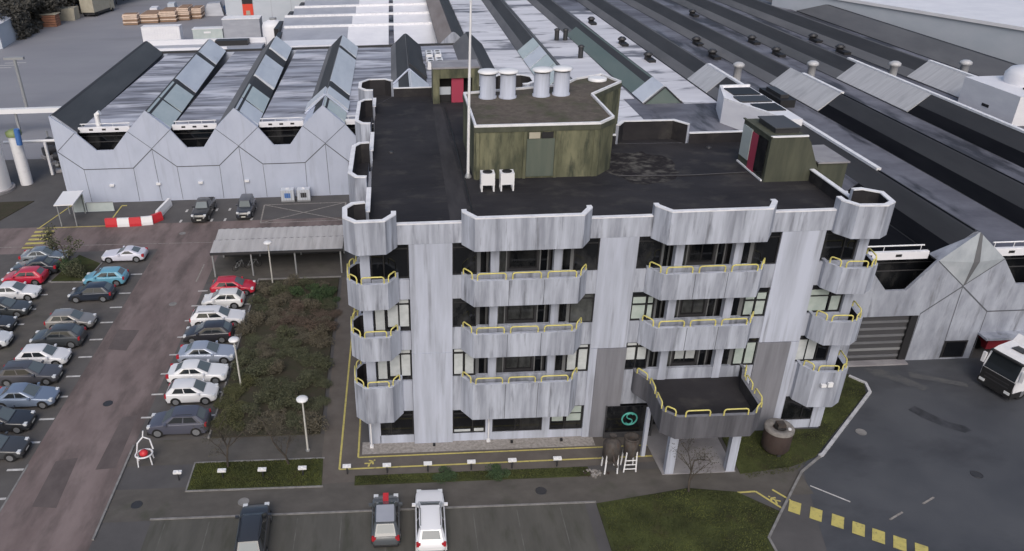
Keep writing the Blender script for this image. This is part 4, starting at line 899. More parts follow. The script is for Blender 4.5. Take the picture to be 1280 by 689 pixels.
m_ = MB(); m_.lathe((0, 0, 0), [(2.6, 0), (2.6, 4.2), (2.2, 5), (.8, 5.5)], 'roofwhite', 24); m_.obj('body', ct4); m_ = MB(); m_.lathe((0, 0, 5.5), [(.8, 0), (.8, .4)], 'galv', 12); m_.obj('lid', ct4)
stk = [(-68.5, 211, 3.8, 2.6, 3.0, 'leftmost timber stack by the yard lane, darker at the side'), (-64.2, 213, 4.6, 7, 2.4, 'largest pale timber stack, low with a broad sheeted top'),
       (-59.6, 214, 4.3, 7, 2.7, 'pale timber stack in the middle of the timber row'), (-55.9, 216, 3.0, 6, 3.4, 'tallest timber stack with slanting boards near the right end'),
       (-53.0, 218, 2.6, 5, 3.0, 'rightmost narrow timber stack beside the blue covers')]
for x, y, w_, d_, h_, lb in stk:
    def fn(m_, x=x, y=y, w_=w_, d_=d_, h_=h_):
        n = int(h_ / .45)
        for k in range(n):
            j = random.uniform(-.12, .12); m_.box(x - w_ / 2 + j, x + w_ / 2 + j, y, y + d_, k * .45 + .1, k * .45 + .42, 'wood' if k > n / 2 or k % 2 else 'wooddark'); m_.box(x - w_ / 2 + .3, x + w_ / 2 - .3, y + .2, y + d_ - .2, k * .45 + .42 if k else 0, k * .45 + .55, 'wooddark')
    simple('timber_stack', lb, 'timber stack', fn, 'timber stacks in the storage yard')
simple('pallet_stack', 'orange brown stack of pallets at the edge of the dark trees', 'pallet stack', lambda m_: [m_.box(-91.5, -88, 212, 215, k * .6, k * .6 + .5, 'brick') for k in range(5)] + [m_.box(-91.8, -87.6, 211.8, 215.2, 3.0, 3.15, 'beige')])
simple('covered_pile', 'grey blue sheeted pile right of the timber stacks', 'covered pile', lambda m_: m_.add([(-52, 222, 0), (-46.5, 222, 0), (-46.5, 228, 0), (-52, 228, 0), (-51, 223.5, 3), (-47.5, 223.5, 3.2), (-47.8, 226.5, 3.2), (-51, 226.5, 3)], [(0, 1, 5, 4), (1, 2, 6, 5), (2, 3, 7, 6), (3, 0, 4, 7), (4, 5, 6, 7)], 'roofgrey'))
simple('skip', 'dark blue skip beside the grey sheeted pile in the yard', 'skip', lambda m_: m_.add([(-45.8, 222, 0), (-43.6, 222, 0), (-43.6, 226, 0), (-45.8, 226, 0), (-46.4, 221.5, 2.4), (-43.0, 221.5, 2.4), (-43.0, 226.5, 2.4), (-46.4, 226.5, 2.4)], [(0, 1, 5, 4), (1, 2, 6, 5), (2, 3, 7, 6), (3, 0, 4, 7), (4, 5, 6, 7)], mk('navy_skip', (.03, .06, .13), rough=.6)))
sh = thing('shed', 'white blue gabled shed at the left edge beside the dark trees', 'shed', (-95, 184, 0), .12)
m_ = MB(); m_.box(-5, 5, 0, 14, 0, 5.2, 'bluewall'); m_.box(-1.5, .8, -.08, 0, .1, 3.2, 'panelgrey'); m_.obj('wall', sh); m_ = MB(); m_.add([(-5.3, -.3, 5.2), (5.3, -.3, 5.2), (5.3, 14.3, 5.2), (-5.3, 14.3, 5.2), (0, -.3, 7), (0, 14.3, 7)], [(0, 1, 4), (2, 3, 5), (1, 2, 5, 4), (3, 0, 4, 5), (3, 2, 1, 0)], 'roofwhite'); m_.obj('roof', sh)
lo = thing('lorry', 'beige box lorry parked under the dark trees at the top left', 'lorry', (-84.5, 226, 0), -.18)
m_ = MB(); m_.box(-1.9, 1.9, 0, 9, 1.2, 4.6, 'beige'); m_.obj('cargo_box', lo); m_ = MB(); m_.box(-1.9, 1.9, 9.2, 11.4, .6, 3.4, 'beige'); m_.obj('cab', lo)
m_ = MB(); m_.box(-1.7, 1.7, .3, 11, .55, 1.18, 'darkmetal'); m_.obj('chassis', lo)
for sx in (-1.75, 1.75):
    for y in (1.5, 10):
        m_ = MB(); m_.tube([(sx - .2, y, .5), (sx + .2, y, .5)], .5, 'tyre', 14); m_.obj('wheel', lo)
simple('covered_pile', 'low brown topped pile in front of the beige lorry', 'covered pile', lambda m_: m_.add([(-91, 221, 0), (-86.5, 221, 0), (-86.5, 225, 0), (-91, 225, 0), (-91.5, 221, 3.0), (-86.2, 221, 3.2), (-86.4, 225, 3.2), (-91.3, 225, 3.0)], [(0, 1, 5, 4), (1, 2, 6, 5), (2, 3, 7, 6), (3, 0, 4, 7), (4, 5, 6, 7)], 'beige'))
for x, y, cc, lb in ((-66, 226, 'roofwhite', 'white van roof showing behind the timber stacks'), (-63, 233, 'bluewall', 'pale blue van farthest back behind the timber stacks')):
    v = thing('van', lb, 'van', (x, y, 0), .1)
    m_ = MB(); m_.add([(-1, -2.6, .4), (1, -2.6, .4), (1, 2.6, .4), (-1, 2.6, .4), (-.95, -2.5, 2.3), (.95, -2.5, 2.3), (.95, 1.2, 2.3), (-.95, 1.2, 2.3), (1, 2.5, 1.2), (-1, 2.5, 1.2)], [(0, 1, 5, 4), (1, 2, 8, 6, 5), (3, 0, 4, 7, 9), (4, 5, 6, 7), (7, 6, 8, 9), (9, 8, 2, 3)], cc); m_.obj('body', v)
    m_ = MB()
    for sx in (-.9, .9):
        for yy in (-1.7, 1.7): m_.tube([(sx - .1, yy, .35), (sx + .1, yy, .35)], .35, 'tyre', 12)
    m_.obj('wheels', v) if False else m_.obj('axle', v)

# left plant corner
tk = thing('silo_tank', 'white vertical silo tank at the left edge beside the pale hall', 'silo', (-51.2, 93.2, 0))
m_ = MB(); m_.lathe((0, 0, 0), [(2.1, .3), (2.1, 9.0), (1.7, 9.7), (.5, 10)], 'whiteplastic', 28); m_.obj('body', tk)
m_ = MB(); m_.lathe((0, 0, 10), [(.9, 0), (.9, .5), (.4, .7)], 'blueplastic', 16); m_.obj('cap', tk)
m_ = MB(); m_.lathe((0, 0, 0), [(2.5, 0), (2.5, .3)], 'slab', 24); m_.obj('base', tk)
tk = thing('silo_tank', 'slimmer tank with green top and blue band right of the white silo', 'silo', (-47.9, 95.2, 0))
m_ = MB(); m_.lathe((0, 0, 0), [(.75, 0), (.75, 6.4)], 'white', 20); m_.obj('body', tk); m_ = MB(); m_.lathe((0, 0, 6.4), [(.9, 0), (.95, .5), (.4, .8)], 'greenplastic', 18); m_.obj('cap', tk)
m_ = MB(); m_.tube([(.9, -1.0, 5.5), (1.0, -1.0, 7.5)], .35, 'blueplastic', 10); m_.obj('pipe_joint', tk)
pp = thing('pipe_bridge', 'white overhead pipe running from the tanks to the pale hall wall', 'pipe', (-51, 98.3, 0))
m_ = MB(); m_.tube([(0, 0, 4.6), (11, .3, 4.6)], .2, 'whiteplastic', 8); m_.obj('pipe', pp)
for x in (1.2, 5.2):
    m_ = MB(); m_.box(x - .15, x + .15, -.15, .15, 0, 4.45, 'white'); m_.obj('post', pp)
pp = thing('pipe_rack', 'long white pipe rack crossing the yard left of the hall end', 'pipe rack', (-80, 117, 0))
m_ = MB(); m_.box(0, 34.5, 0, .9, 3.2, 3.9, 'whiteplastic'); m_.obj('beam', pp)
for x in (2, 12, 22, 32):
    m_ = MB(); m_.box(x - .15, x + .15, .3, .6, 0, 3.2, 'galv'); m_.obj('post', pp)
for k, (x, y, s_) in enumerate(((-46.3, 103, 1.1), (-48.8, 106, 1.3), (-45.2, 108.5, 1.0), (-50.5, 110, 1.2), (-46.5, 111, .9), (-45.0, 99.6, .8))):
    u = thing('pump_unit', ['squat dark pump unit nearest the white overhead pipe', 'wide dark pump unit in the middle of the pump yard', 'dark pump unit close to the pale hall side wall', 'dark pump unit by the far left of the pump yard', 'small dark pump unit farthest toward the white rack', 'smallest pump unit beside the hall wall under the pipe'][k], 'pump', (x, y, 0), k * .7, 'pump units beside the pale hall')
    m_ = MB(); m_.box(-1.0 * s_, 1.0 * s_, -.6 * s_, .6 * s_, 0, .35, 'slab'); m_.obj('plinth', u)
    m_ = MB(); m_.tube([(-.8 * s_, 0, .9), (.4 * s_, 0, .9)], .5 * s_, 'darkmetal', 14); m_.tube([(.4 * s_, 0, .9), (.9 * s_, 0, .9)], .25 * s_, 'galv', 10); m_.obj('motor', u)
    m_ = MB(); m_.tube([(.7 * s_, 0, .9), (.7 * s_, 0, 1.9 * s_)], .13, 'galv', 8); m_.obj('pipe', u)

# ------------------------------------------------------------------ street furniture near the office
def lamp(x, y, label, h=4.3):
    t = thing('lamp_post', label, 'lamp post', (x, y, 0), 0, 'disc lamp posts around the planted bed')
    m_ = MB(); m_.tube([(0, 0, .1), (0, 0, h)], [.075, .055], 'polepale', 8); m_.obj('pole', t)
    m_ = MB(); m_.lathe((0, 0, h), [(.1, -.15), (.38, -.02), (.40, .06), (.3, .14), (.05, .17)], 'whiteplastic', 20); m_.obj('lamp_head', t)
    m_ = MB(); m_.lathe((0, 0, 0), [(.14, 0), (.14, .1)], 'galv', 10); m_.obj('base', t)
    return t
l0 = lamp(-12.5, 65.6, 'disc lamp post in front of the carport, at the top of the planted bed')
dup(l0, (-12.7, 48.9, 0), 0, 'disc lamp post between the parked white cars and the planted bed'); dup(l0, (-6.9, 41.3, 0), 0, 'disc lamp post nearest the office corner, beside the lawn verge')
t = thing('lamp_post', 'tall double headed pale lamp post in the yard beyond the white pipe rack', 'lamp post', (-62.5, 131, 0))
m_ = MB(); m_.tube([(0, 0, 0), (0, 0, 8.5)], .28, 'galv', 8); m_.obj('pole', t); m_ = MB(); m_.box(-1.6, 1.6, -.3, .3, 8.4, 8.8, 'galv'); m_.obj('lamp_head', t)
bl0 = None
BX = [(-15.05, 38.9), (-12.19, 38.9), (-9.58, 38.85), (-6.98, 38.85), (-4.1, 38.85), (-1.5, 38.8), (1.16, 38.8), (4.0, 38.8), (6.67, 38.8), (9.62, 38.8)]
BLb = ['low white topped post light on bare tarmac left of the verge', 'low white topped post light at the left end of the verge lawn', 'low white topped post light in the middle of the verge lawn', 'low white topped post light at the right end of the verge lawn',
       'low white topped post light at the corner of the yellow outer line', 'second low post light from the corner of the yellow outer line', 'third low post light from the corner of the yellow outer line', 'fourth low post light from the corner of the yellow outer line', 'fifth low post light from the corner of the yellow outer line', 'low white topped post light nearest the two rusty hoppers']
for (x, y), lb in zip(BX, BLb):
    if bl0 is None:
        bl0 = thing('bollard_light', lb, 'post light', (x, y, 0), 0, 'low white topped post lights along the path')
        m_ = MB(); m_.tube([(0, 0, 0), (0, 0, .62)], .05, 'darkmetal', 8); m_.obj('post', bl0)
        m_ = MB(); m_.box(-.27, .27, -.12, .12, .6, .74, 'whiteplastic'); m_.box(-.06, .06, -.06, .06, .74, .79, 'whiteplastic'); m_.obj('lamp_head', bl0)
    else: dup(bl0, (x, y, 0), 0, lb)
# carport
cp = thing('carport', 'long open carport with grey sheet roof between lane and office', 'carport')
b = MB()
for k, (ya, yb, za, zb) in enumerate(((67.2, 69.5, 2.65, 2.95), (69.6, 71.9, 2.75, 3.05))):
    n = 40
    v = []
    for i in range(n + 1):
        x = -18.45 + (18.45 - 5.75) * i / n; dz = .05 if i % 2 else 0
        v += [(x, ya, za + dz), (x, yb, zb + dz)]
    b.add(v, [(2 * i, 2 * i + 2, 2 * i + 3, 2 * i + 1) for i in range(n)], 'cladcarport')
    b.box(-18.45, -5.75, ya - .06, ya, za - .2, za + .06, 'darkmetal'); b.box(-18.45, -5.75, yb, yb + .06, zb - .2, zb + .02, 'darkmetal')
    b.add([(x_, y_, z_ - .1) for x_, y_, z_ in ((-18.4, ya, za), (-5.8, ya, za), (-5.8, yb, zb), (-18.4, yb, zb))], [(3, 2, 1, 0)], 'darkmetal')
b.obj('roof', cp)
for x in (-18.3, -14.6, -10.4, -6.0):
    for y in (67.4, 71.7):
        m_ = MB(); m_.box(x - .07, x + .07, y - .07, y + .07, 0, 2.55, 'galv'); m_.obj('post', cp)
m_ = MB(); m_.box(-18.3, -6, 71.8, 71.9, 0, 1.6, 'darkmetal'); m_.obj('back_panel', cp)
for x, y, r, lb in ((-16.2, 68.9, .8, 'bicycle parked under the left end of the carport'), (-14.9, 69.2, .3, 'bicycle parked under the carport beside another')):
    t = thing('bicycle', lb, 'bicycle', (x, y, 0), r)
    for q in (-.52, .52):
        m_ = MB(); m_.tube([(q + .33 * math.cos(2 * PI * k / 18), 0, .34 + .33 * math.sin(2 * PI * k / 18)) for k in range(19)], .025, 'tyre', 5); m_.obj('wheel', t)
    m_ = MB()
    for p_, q_ in (((-.52, .34), (-.15, .85)), ((-.15, .85), (.35, .85)), ((.35, .95), (.52, .34)), ((-.05, .34), (.35, .85)), ((-.05, .34), (-.18, .9)), ((-.52, .34), (-.05, .34))): m_.tube([(p_[0], 0, p_[1]), (q_[0], 0, q_[1])], .022, 'galv', 5)
    m_.obj('bike_frame', t); m_ = MB(); m_.tube([(.35, -.28, 1.0), (.35, .28, 1.0)], .02, 'darkmetal', 5); m_.obj('handlebar', t); m_ = MB(); m_.box(-.3, -.06, -.07, .07, .9, .96, 'tyre'); m_.obj('saddle', t)
# smoking shelter
t = thing('glass_shelter', 'small shelter with white roof and clear glass sides by the hall wall', 'shelter')
m_ = MB(); m_.prism([(-38.4, 80.7), (-36.3, 80.8), (-36.6, 85.0), (-38.9, 84.9)], 2.6, 2.72, 'whiteplastic'); m_.obj('roof', t)
for x, y in ((-38.2, 81.0), (-36.5, 81.0), (-38.6, 84.6), (-36.8, 84.6)):
    m_ = MB(); m_.box(x - .05, x + .05, y - .05, y + .05, 0, 2.6, 'galv'); m_.obj('post', t)
m_ = MB(); m_.box(-38.1, -36.6, 84.55, 84.6, .2, 2.4, 'cladgreen'); m_.box(-36.5, -33.4, 84.6, 84.64, .2, 1.3, 'cladgreen'); m_.box(-36.5, -33.4, 84.55, 84.68, 1.3, 1.36, 'galv'); m_.obj('glass_side', t)
# barriers
br = [((-32.45, 80.65), 0.0, 'red', 'red barrier block at the end by the yellow line'), ((-31.1, 80.6), .02, 'whiteplastic', 'white barrier block between the first two red ones'), ((-29.8, 80.65), .08, 'red', 'red barrier block in the middle of the row'),
      ((-28.6, 80.85), .15, 'whiteplastic', 'white barrier block between the middle red one and the corner'), ((-27.7, 81.6), .9, 'red', 'red barrier block at the bend of the row'), ((-27.6, 84.3), 1.45, 'whiteplastic', 'long white barrier block turned toward the hall wall')]
for i, ((x, y), rz, cc, lb) in enumerate(br):
    t = thing('traffic_barrier', lb, 'barrier', (x, y, 0), rz, 'red and white barrier blocks by the hall')
    m_ = MB(); l = 1.9 if i == 5 else .66
    m_.add([(-l, -.28, 0), (l, -.28, 0), (l, .28, 0), (-l, .28, 0), (-l, -.28, .3), (l, -.28, .3), (l, .28, .3), (-l, .28, .3), (-l, -.14, .95), (l, -.14, .95), (l, .14, .95), (-l, .14, .95)],
           [(3, 2, 1, 0), (0, 1, 5, 4), (1, 2, 6, 5), (2, 3, 7, 6), (3, 0, 4, 7), (4, 5, 9, 8), (5, 6, 10, 9), (6, 7, 11, 10), (7, 4, 8, 11), (8, 9, 10, 11)], cc); m_.obj('body', t)
# ibc tanks
for x, cc, lb in ((-13.4, 'blueplastic', 'caged liquid tank with a blue patch against the pale hall wall'), (-11.5, 'darkmetal', 'caged white liquid tank with a grey lid against the pale hall wall')):
    t = thing('liquid_tank', lb, 'tank', (x, 86.6, 0), 0, 'caged liquid tanks by the hall wall')
    m_ = MB(); m_.box(-.75, .75, -.5, .5, .18, 1.45, 'ibc'); m_.box(-.35, .35, -.52, -.5, .5, 1.1, cc); m_.lathe((0, 0, 1.45), [(.2, 0), (.2, .12)], 'white', 10); m_.obj('tank_body', t)
    m_ = MB(); m_.box(-.78, .78, -.53, .53, 0, .16, 'galv')
    for k in range(6): xx = -.77 + k * .308; m_.box(xx - .015, xx + .015, -.54, -.525, .16, 1.45, 'galv')
    m_.obj('cage', t)
# rusty hoppers
t = thing('hopper', 'rusty hopper with a domed lid on white legs, beside the walkway', 'hopper', (12.95, 38.3, 0), 0, 'rusty hoppers on white legs')
m_ = MB(); m_.lathe((0, 0, 0), [(.34, .95), (.55, 1.15), (.56, 2.2), (.5, 2.3), (.3, 2.5), (.18, 2.52), (.18, 2.75), (.22, 2.76), (.22, 2.85)], 'rust', 20); m_.obj('body', t)
for k in range(4):
    a = PI / 4 + k * PI / 2; m_ = MB(); m_.tube([(.5 * math.cos(a), .5 * math.sin(a), 1.5), (.58 * math.cos(a), .58 * math.sin(a), 0)], .055, 'whiteplastic', 6); m_.obj('leg', t)
m_ = MB(); m_.tube([(0, -.56, 1.6), (0, -.85, 1.3), (.2, -.8, .9)], .09, 'rust', 8); m_.obj('chute', t)
t = thing('hopper', 'rusty open topped round hopper on a white ladder frame', 'hopper', (14.2, 38.35, 0), 0, 'rusty hoppers on white legs')
m_ = MB(); m_.lathe((0, 0, 0), [(.3, 1.1), (.46, 1.3), (.48, 2.55), (.44, 2.56), (.42, 1.6)], 'rust', 20, cap=False); m_.lathe((0, 0, 0), [(.46, 2.5), (.5, 2.52), (.5, 2.62), (.46, 2.63)], 'rust', 20, cap=False); m_.face([(.42 * math.cos(2 * PI * k / 20), .42 * math.sin(2 * PI * k / 20), 1.6) for k in range(20)], 'grille'); m_.obj('body', t)
for k in range(4):
    a = PI / 4 + k * PI / 2; m_ = MB(); m_.tube([(.46 * math.cos(a), .46 * math.sin(a), 1.6), (.56 * math.cos(a), .5 * math.sin(a), 0)], .05, 'whiteplastic', 6); m_.obj('leg', t)
m_ = MB()
for z in (.25, .6, .95): m_.tube([(-.39, -.36, z), (.39, -.36, z)], .035, 'whiteplastic', 6)
m_.obj('cross_bar', t)
t = thing('rubble_pile', 'low pile of pale rubble beside the domed hopper', 'rubble'); m_ = MB()
for k in range(40):
    x, y = 11.9 + random.gauss(0, .35), 37.95 + random.gauss(0, .18); s_ = random.uniform(.05, .14); m_.cbox((x, y, s_ * .4), (s_ * 1.6, s_, s_), random.choice(['stonepale', 'rustbrown', 'stone']), random.random() * 3)
m_.obj('rubble', t)
# planter tub
t = thing('planter_tub', 'large rusty brown round tub with a pale rim on the lawn right of the entrance', 'planter', (24.3, 39.5, 0)); t.scale = (.9, .9, .95)
m_ = MB(); m_.lathe((0, 0, 0), [(.85, .25), (.98, .5), (1.0, 1.9), (.92, 2.0)], 'rustbrown', 28); m_.obj('body', t)
m_ = MB(); m_.lathe((0, 0, 0), [(1.04, 1.9), (1.04, 2.05), (.98, 2.12), (.5, 2.1), (.45, 1.95), (.05, 1.9)], 'stonepale', 28); m_.obj('rim', t)
m_ = MB(); m_.box(-.25, .3, -.3, .25, 2.0, 2.45, 'rust'); m_.lathe((0.05, 0, 2.1), [(.42, 0), (.4, .08)], 'grille', 14); m_.tube([(.55, -.4, 2.1), (.55, -.4, 2.2)], .12, 'white', 8); m_.obj('valve', t)
for k in range(3):
    a = -PI / 2 + k * 2 * PI / 3; m_ = MB(); m_.box(.7 * math.cos(a) - .12, .7 * math.cos(a) + .12, .7 * math.sin(a) - .12, .7 * math.sin(a) + .12, 0, .27, 'darkmetal'); m_.obj('leg', t)
# flood light on the corner balcony
t = thing('flood_light', 'twin white flood light fixed to the lowest right corner balcony', 'flood light', (27.2, 40.4, 4.6))
for q in (-.2, .22):
    m_ = MB(); m_.box(q - .16, q + .16, -.22, -.05, -.1, .16 + q * .3, 'whiteplastic'); m_.obj('lamp_head', t)
m_ = MB(); m_.box(-.3, .3, -.05, .06, -.05, .03, 'galv'); m_.obj('bracket', t)
# ring framed sculpture with a red ball
t = thing('sculpture', 'pale ring framed garden sculpture holding a red ball, by the lane edge', 'sculpture', (-17.7, 40.75, 0), .3)
m_ = MB(); m_.tube([(.55 * math.cos(2 * PI * k / 24), .45 * math.sin(2 * PI * k / 24), .75) for k in range(25)], .06, 'white', 6); m_.obj('ring', t)
for a in (.6, 2.4, 3.8, 5.4):
    m_ = MB(); m_.tube([(.55 * math.cos(a), .45 * math.sin(a), .75), (.62 * math.cos(a), .52 * math.sin(a), 0)], .05, 'white', 6); m_.obj('leg', t)
m_ = MB(); m_.tube([(-.45, .25, .75), (-.3, .4, 1.4), (.1, .5, 1.75), (.5, .45, 1.5), (.6, .3, .75)], .055, 'white', 6); m_.tube([(.1, .5, 1.75), (.2, .55, 2.2)], .05, 'white', 6); m_.obj('back_hoop', t)
m_ = MB(); m_.lathe((0, 0, .8), [(.05, -.25), (.22, -.18), (.3, 0), (.22, .18), (.05, .25)], 'red', 14); m_.obj('ball', t)
# the bare red lorry in the dock
t = thing('lorry_cab', 'dark red lorry cab in the shade under the dock canopy', 'lorry', (46.6, 50.6, 0))
m_ = MB(); m_.box(-1.2, 1.2, -1, 1.2, .5, 2.15, mk('dark_red_paint', (.22, .02, .03), rough=.4)); m_.obj('body', t); m_ = MB(); m_.box(-1.0, 1.0, -1.03, -1.0, 1.3, 2.0, 'carglass'); m_.obj('windscreen', t)
for sx in (-1, 1):
    m_ = MB(); m_.tube([(sx * 1.1 - .12, 0, .5), (sx * 1.1 + .12, 0, .5)], .5, 'tyre', 14); m_.obj('wheel', t)

# ------------------------------------------------------------------ vehicles
PAINT = {}
def paint(rgb, metal=.0):
    k = (rgb, metal)
    if k not in PAINT: PAINT[k] = mk('car_paint', rgb, rough=.32, metal=metal, coat=.8, spec=.5)
    return PAINT[k]
TYPES = {  # length, width, roof z, bonnet z, belt z, x of windscreen foot, roof front, roof back, rear glass foot, tail z
    'hatch': (4.1, 1.76, 1.48, .90, .95, 1.02, .22, -1.40, -1.95, 1.0),
    'small': (3.8, 1.70, 1.50, .92, .96, 1.02, .25, -1.30, -1.80, 1.0),
    'saloon': (4.6, 1.82, 1.45, .88, .93, .98, .10, -1.05, -1.80, 1.0),
    'estate': (4.65, 1.82, 1.50, .90, .95, 1.02, .18, -1.75, -2.24, 1.0),
    'suv': (4.3, 1.84, 1.63, 1.0, 1.06, 1.0, .25, -1.45, -2.05, 1.1),
    'coupe': (4.4, 1.82, 1.30, .84, .90, .62, -.2, -.85, -1.85, .92),
    'mpv': (4.4, 1.80, 1.64, 1.0, 1.02, 1.15, .35, -1.65, -2.1, 1.02),
    'jeep': (4.0, 1.80, 1.82, 1.06, 1.10, .62, .42, -1.75, -1.92, 1.1),
    'pickup': (5.2, 1.9, 1.80, 1.12, 1.16, .85, .30, -1.0, -1.25, 1.16)}
MESH = {}
def car_meshes(ty):
    if ty in MESH: return MESH[ty]
    L_, W, zr, zh, zb, xw, xf, xr, xg, zt = TYPES[ty]; h = L_ / 2; w = W / 2
    b = MB()
    # lower body: loft along x
    st = [(h, .60, .38, .60), (h - .06, .74, .28, .68), (h - .20, .88, .22, zh - .17), (h - .5, .96, .20, zh - .07), (xw + .25, 1, .20, zh), (xw - .1, 1, .20, zb - .01), (-.2, 1, .19, zb), (xg + .05, 1, .20, zt), (-h + .35, .97, .22, zt - .02), (-h + .10, .89, .28, zt - .10), (-h + .02, .78, .36, zt - .22), (-h, .70, .42, zt - .34)]
    if ty == 'pickup': st[7:] = [(xg - .1, 1, .3, zt), (-h + .2, 1, .35, zt), (-h + .04, .98, .4, zt - .04), (-h, .96, .45, zt - .1)]
    v = []; K = 10
    for x, k, z0, z1 in st:
        ww = w * k; mid = z0 + (z1 - z0) * .55
        half = [(ww * .90, z0), (ww, z0 + .10), (ww, mid), (ww * .955, z1 - .05), (ww * .86, z1)]
        v += [(x, y, z) for y, z in half] + [(x, -y, z) for y, z in half[::-1]]
    f = []
    for i in range(len(st) - 1):
        for k in range(K): f.append((i * K + k, i * K + (k + 1) % K, (i + 1) * K + (k + 1) % K, (i + 1) * K + k))
    b.add(v, f, 'PAINT', True); b.face(v[:K], 'PAINT'); b.face(v[-K:][::-1], 'PAINT')
    # cabin
    wb, wt = w * .90, w * .72
    lo = [(xw, wb * .84), (xw - .22, wb), (xg + .22, wb), (xg, wb * .84)]; hi = [(xf, wt * .86), (xf - .16, wt), (xr + .18, wt), (xr, wt * .86)]
    loop = lambda pts, z: [(x, y, z) for x, y in pts] + [(x, -y, z) for x, y in pts[::-1]]
    zl = (zb + zt) / 2 - .03
    lv, hv = loop(lo, zl), loop(hi, zr - .06); n = 8
    b.add(lv + hv, [(i, (i + 1) % n, n + (i + 1) % n, n + i) for i in range(n)], 'PAINT')
    xm = (xf + xr) / 2
    ra = []                                                     # crowned roof: five cross rows
    for t_, zz, ww in ((0, -.06, .86), (.16, -.025, .97), (.5, 0, 1.0), (.82, -.03, .98), (1, -.07, .86)):
        xx = xf + (xr - xf) * t_; ra.append([(xx, wt * ww, zr - .06 + (zz + .06) * .0), (xx, wt * ww * .72, zr + zz + .0), (xx, 0, zr + zz + .012), (xx, -wt * ww * .72, zr + zz), (xx, -wt * ww, zr - .06)])
    fl_ = [p for r_ in ra for p in r_]
    b.add(fl_, [(5 * i + k, 5 * i + k + 1, 5 * i + 6 + k, 5 * i + 5 + k) for i in range(4) for k in range(4)], 'PAINT', True)
    b.box(-h + .03, h - .03, -w * .86, w * .86, .17, .32, 'cartrim')
    # arches
    for ax in (h - .82, -h + .80):
        for s_ in (-1, 1):
            pts = [(ax + .40 * math.cos(t * PI / 10), s_ * (w + .004), .33 + .40 * math.sin(t * PI / 10)) for t in range(11)] + [(ax - .40, s_ * (w + .004), .2), (ax + .40, s_ * (w + .004), .2)]
            b.face(pts if s_ < 0 else pts[::-1], 'cartrim')
    if ty == 'pickup':
        b.box(-h + .12, xg - .15, -w * .84, w * .84, zt - .01, zt + .03, 'cartrim')
    if ty == 'jeep':
        b.tube([(-h - .02, .0, .95), (-h - .2, .0, .95)], .36, 'tyre', 14)
    if ty in ('estate', 'suv', 'mpv'):
        for s_ in (-1, 1): b.tube([(xf - .3, s_ * wt * .88, zr + .05), (xr + .25, s_ * wt * .88, zr + .05)], .022, 'cartrim', 5)
    parts = {'body': b}
    def panel(p, q, r, s_, off, gm='carglass'):
        P_ = [Vector(a) for a in (p, q, r, s_)]; nrm = (P_[1] - P_[0]).cross(P_[3] - P_[0]).normalized()
        c_ = sum(P_, Vector()) / 4
        if nrm.dot(c_ - Vector((0, 0, .8))) < 0: nrm = -nrm
        m_ = MB(); m_.face([a + nrm * off for a in P_], gm); return m_
    mixp = lambda a, c_, t: tuple(a[i] + (c_[i] - a[i]) * t for i in range(3))
    def quad_in(a, b_, c_, d_, u0, u1, t0, t1):
        def at(u, t): return mixp(mixp(a, b_, u), mixp(d_, c_, u), t)
        return at(u0, t0), at(u1, t0), at(u1, t1), at(u0, t1)
    z1, z2 = zl, zr - .06
    parts['windscreen'] = panel(*quad_in((xw, -lo[0][1], z1), (xw, lo[0][1], z1), (xf, hi[0][1], z2), (xf, -hi[0][1], z2), .04, .96, .06, .95), .006, 'screen')
    parts['rear_window'] = panel(*quad_in((xg, -lo[3][1], z1), (xg, lo[3][1], z1), (xr, hi[3][1], z2), (xr, -hi[3][1], z2), .08, .92, .25, .92), .006, 'screen')
    for s_ in (-1, 1):
        a, c_ = (xw - .22, s_ * wb, z1), (xg + .22, s_ * wb, z1); d_, e_ = (xf - .16, s_ * wt, z2), (xr + .18, s_ * wt, z2)
        cuts = [(.06, .47), (.51, .90)] if ty not in ('coupe', 'pickup') else [(.1, .85)]
        for u0, u1 in cuts: parts['side_window%d%d' % (s_, int(u0 * 100))] = panel(*quad_in(a, c_, e_, d_, u0, u1, .16, .88), .006)
    for s_ in (-1, 1):
        m_ = MB(); yy = s_ * w * .72; m_.box(h - .36, h - .10, min(yy - .15, yy + .13), max(yy - .15, yy + .13), zh - .30, zh - .13, 'headlight'); parts['headlight%d' % s_] = m_
        m_ = MB(); yy = s_ * w * .80; m_.box(-h + .03, -h + .26, min(yy - .12, yy + .12), max(yy - .12, yy + .12), zt - .34, zt - .06, 'taillight'); parts['taillight%d' % s_] = m_
        m_ = MB(); yy = s_ * (w * .93 + .12); m_.box(xw - .42, xw - .26, min(yy - .11, yy + .11), max(yy - .11, yy + .11), zb + .0, zb + .13, 'PAINT'); parts['mirror%d' % s_] = m_
    m_ = MB(); m_.box(h - .02, h + .015, -w * .5, w * .5, .42, zh - .34, 'cartrim'); m_.box(h + .015, h + .02, -.25, .25, .38, .5, 'plate_y'); parts['grille'] = m_
    MESH[ty] = (parts, L_, w); return MESH[ty]
WH = {}
def wheel_mesh(r=.33):
    if r not in WH:
        t = MB(); t.tube([(0, -.1, 0), (0, .1, 0)], r, 'tyre', 18); k = MB()
        k.tube([(0, -.106, 0), (0, .106, 0)], r * .66, 'rim', 12, False)
        a = t.obj('wheel'); c_ = k.obj('rim'); WH[r] = (a.data, c_.data); bpy.data.objects.remove(a); bpy.data.objects.remove(c_)
    return WH[r]
PARTMESH = {}
def build_data(mb, pm, key):
    if key in PARTMESH: return PARTMESH[key]
    mb.mats = [pm if m == 'PAINT' else m for m in mb.mats]
    o = mb.obj('tmp'); me = o.data; bpy.data.objects.remove(o); mb.mats = ['PAINT' if m is pm else m for m in mb.mats]
    PARTMESH[key] = me; return me
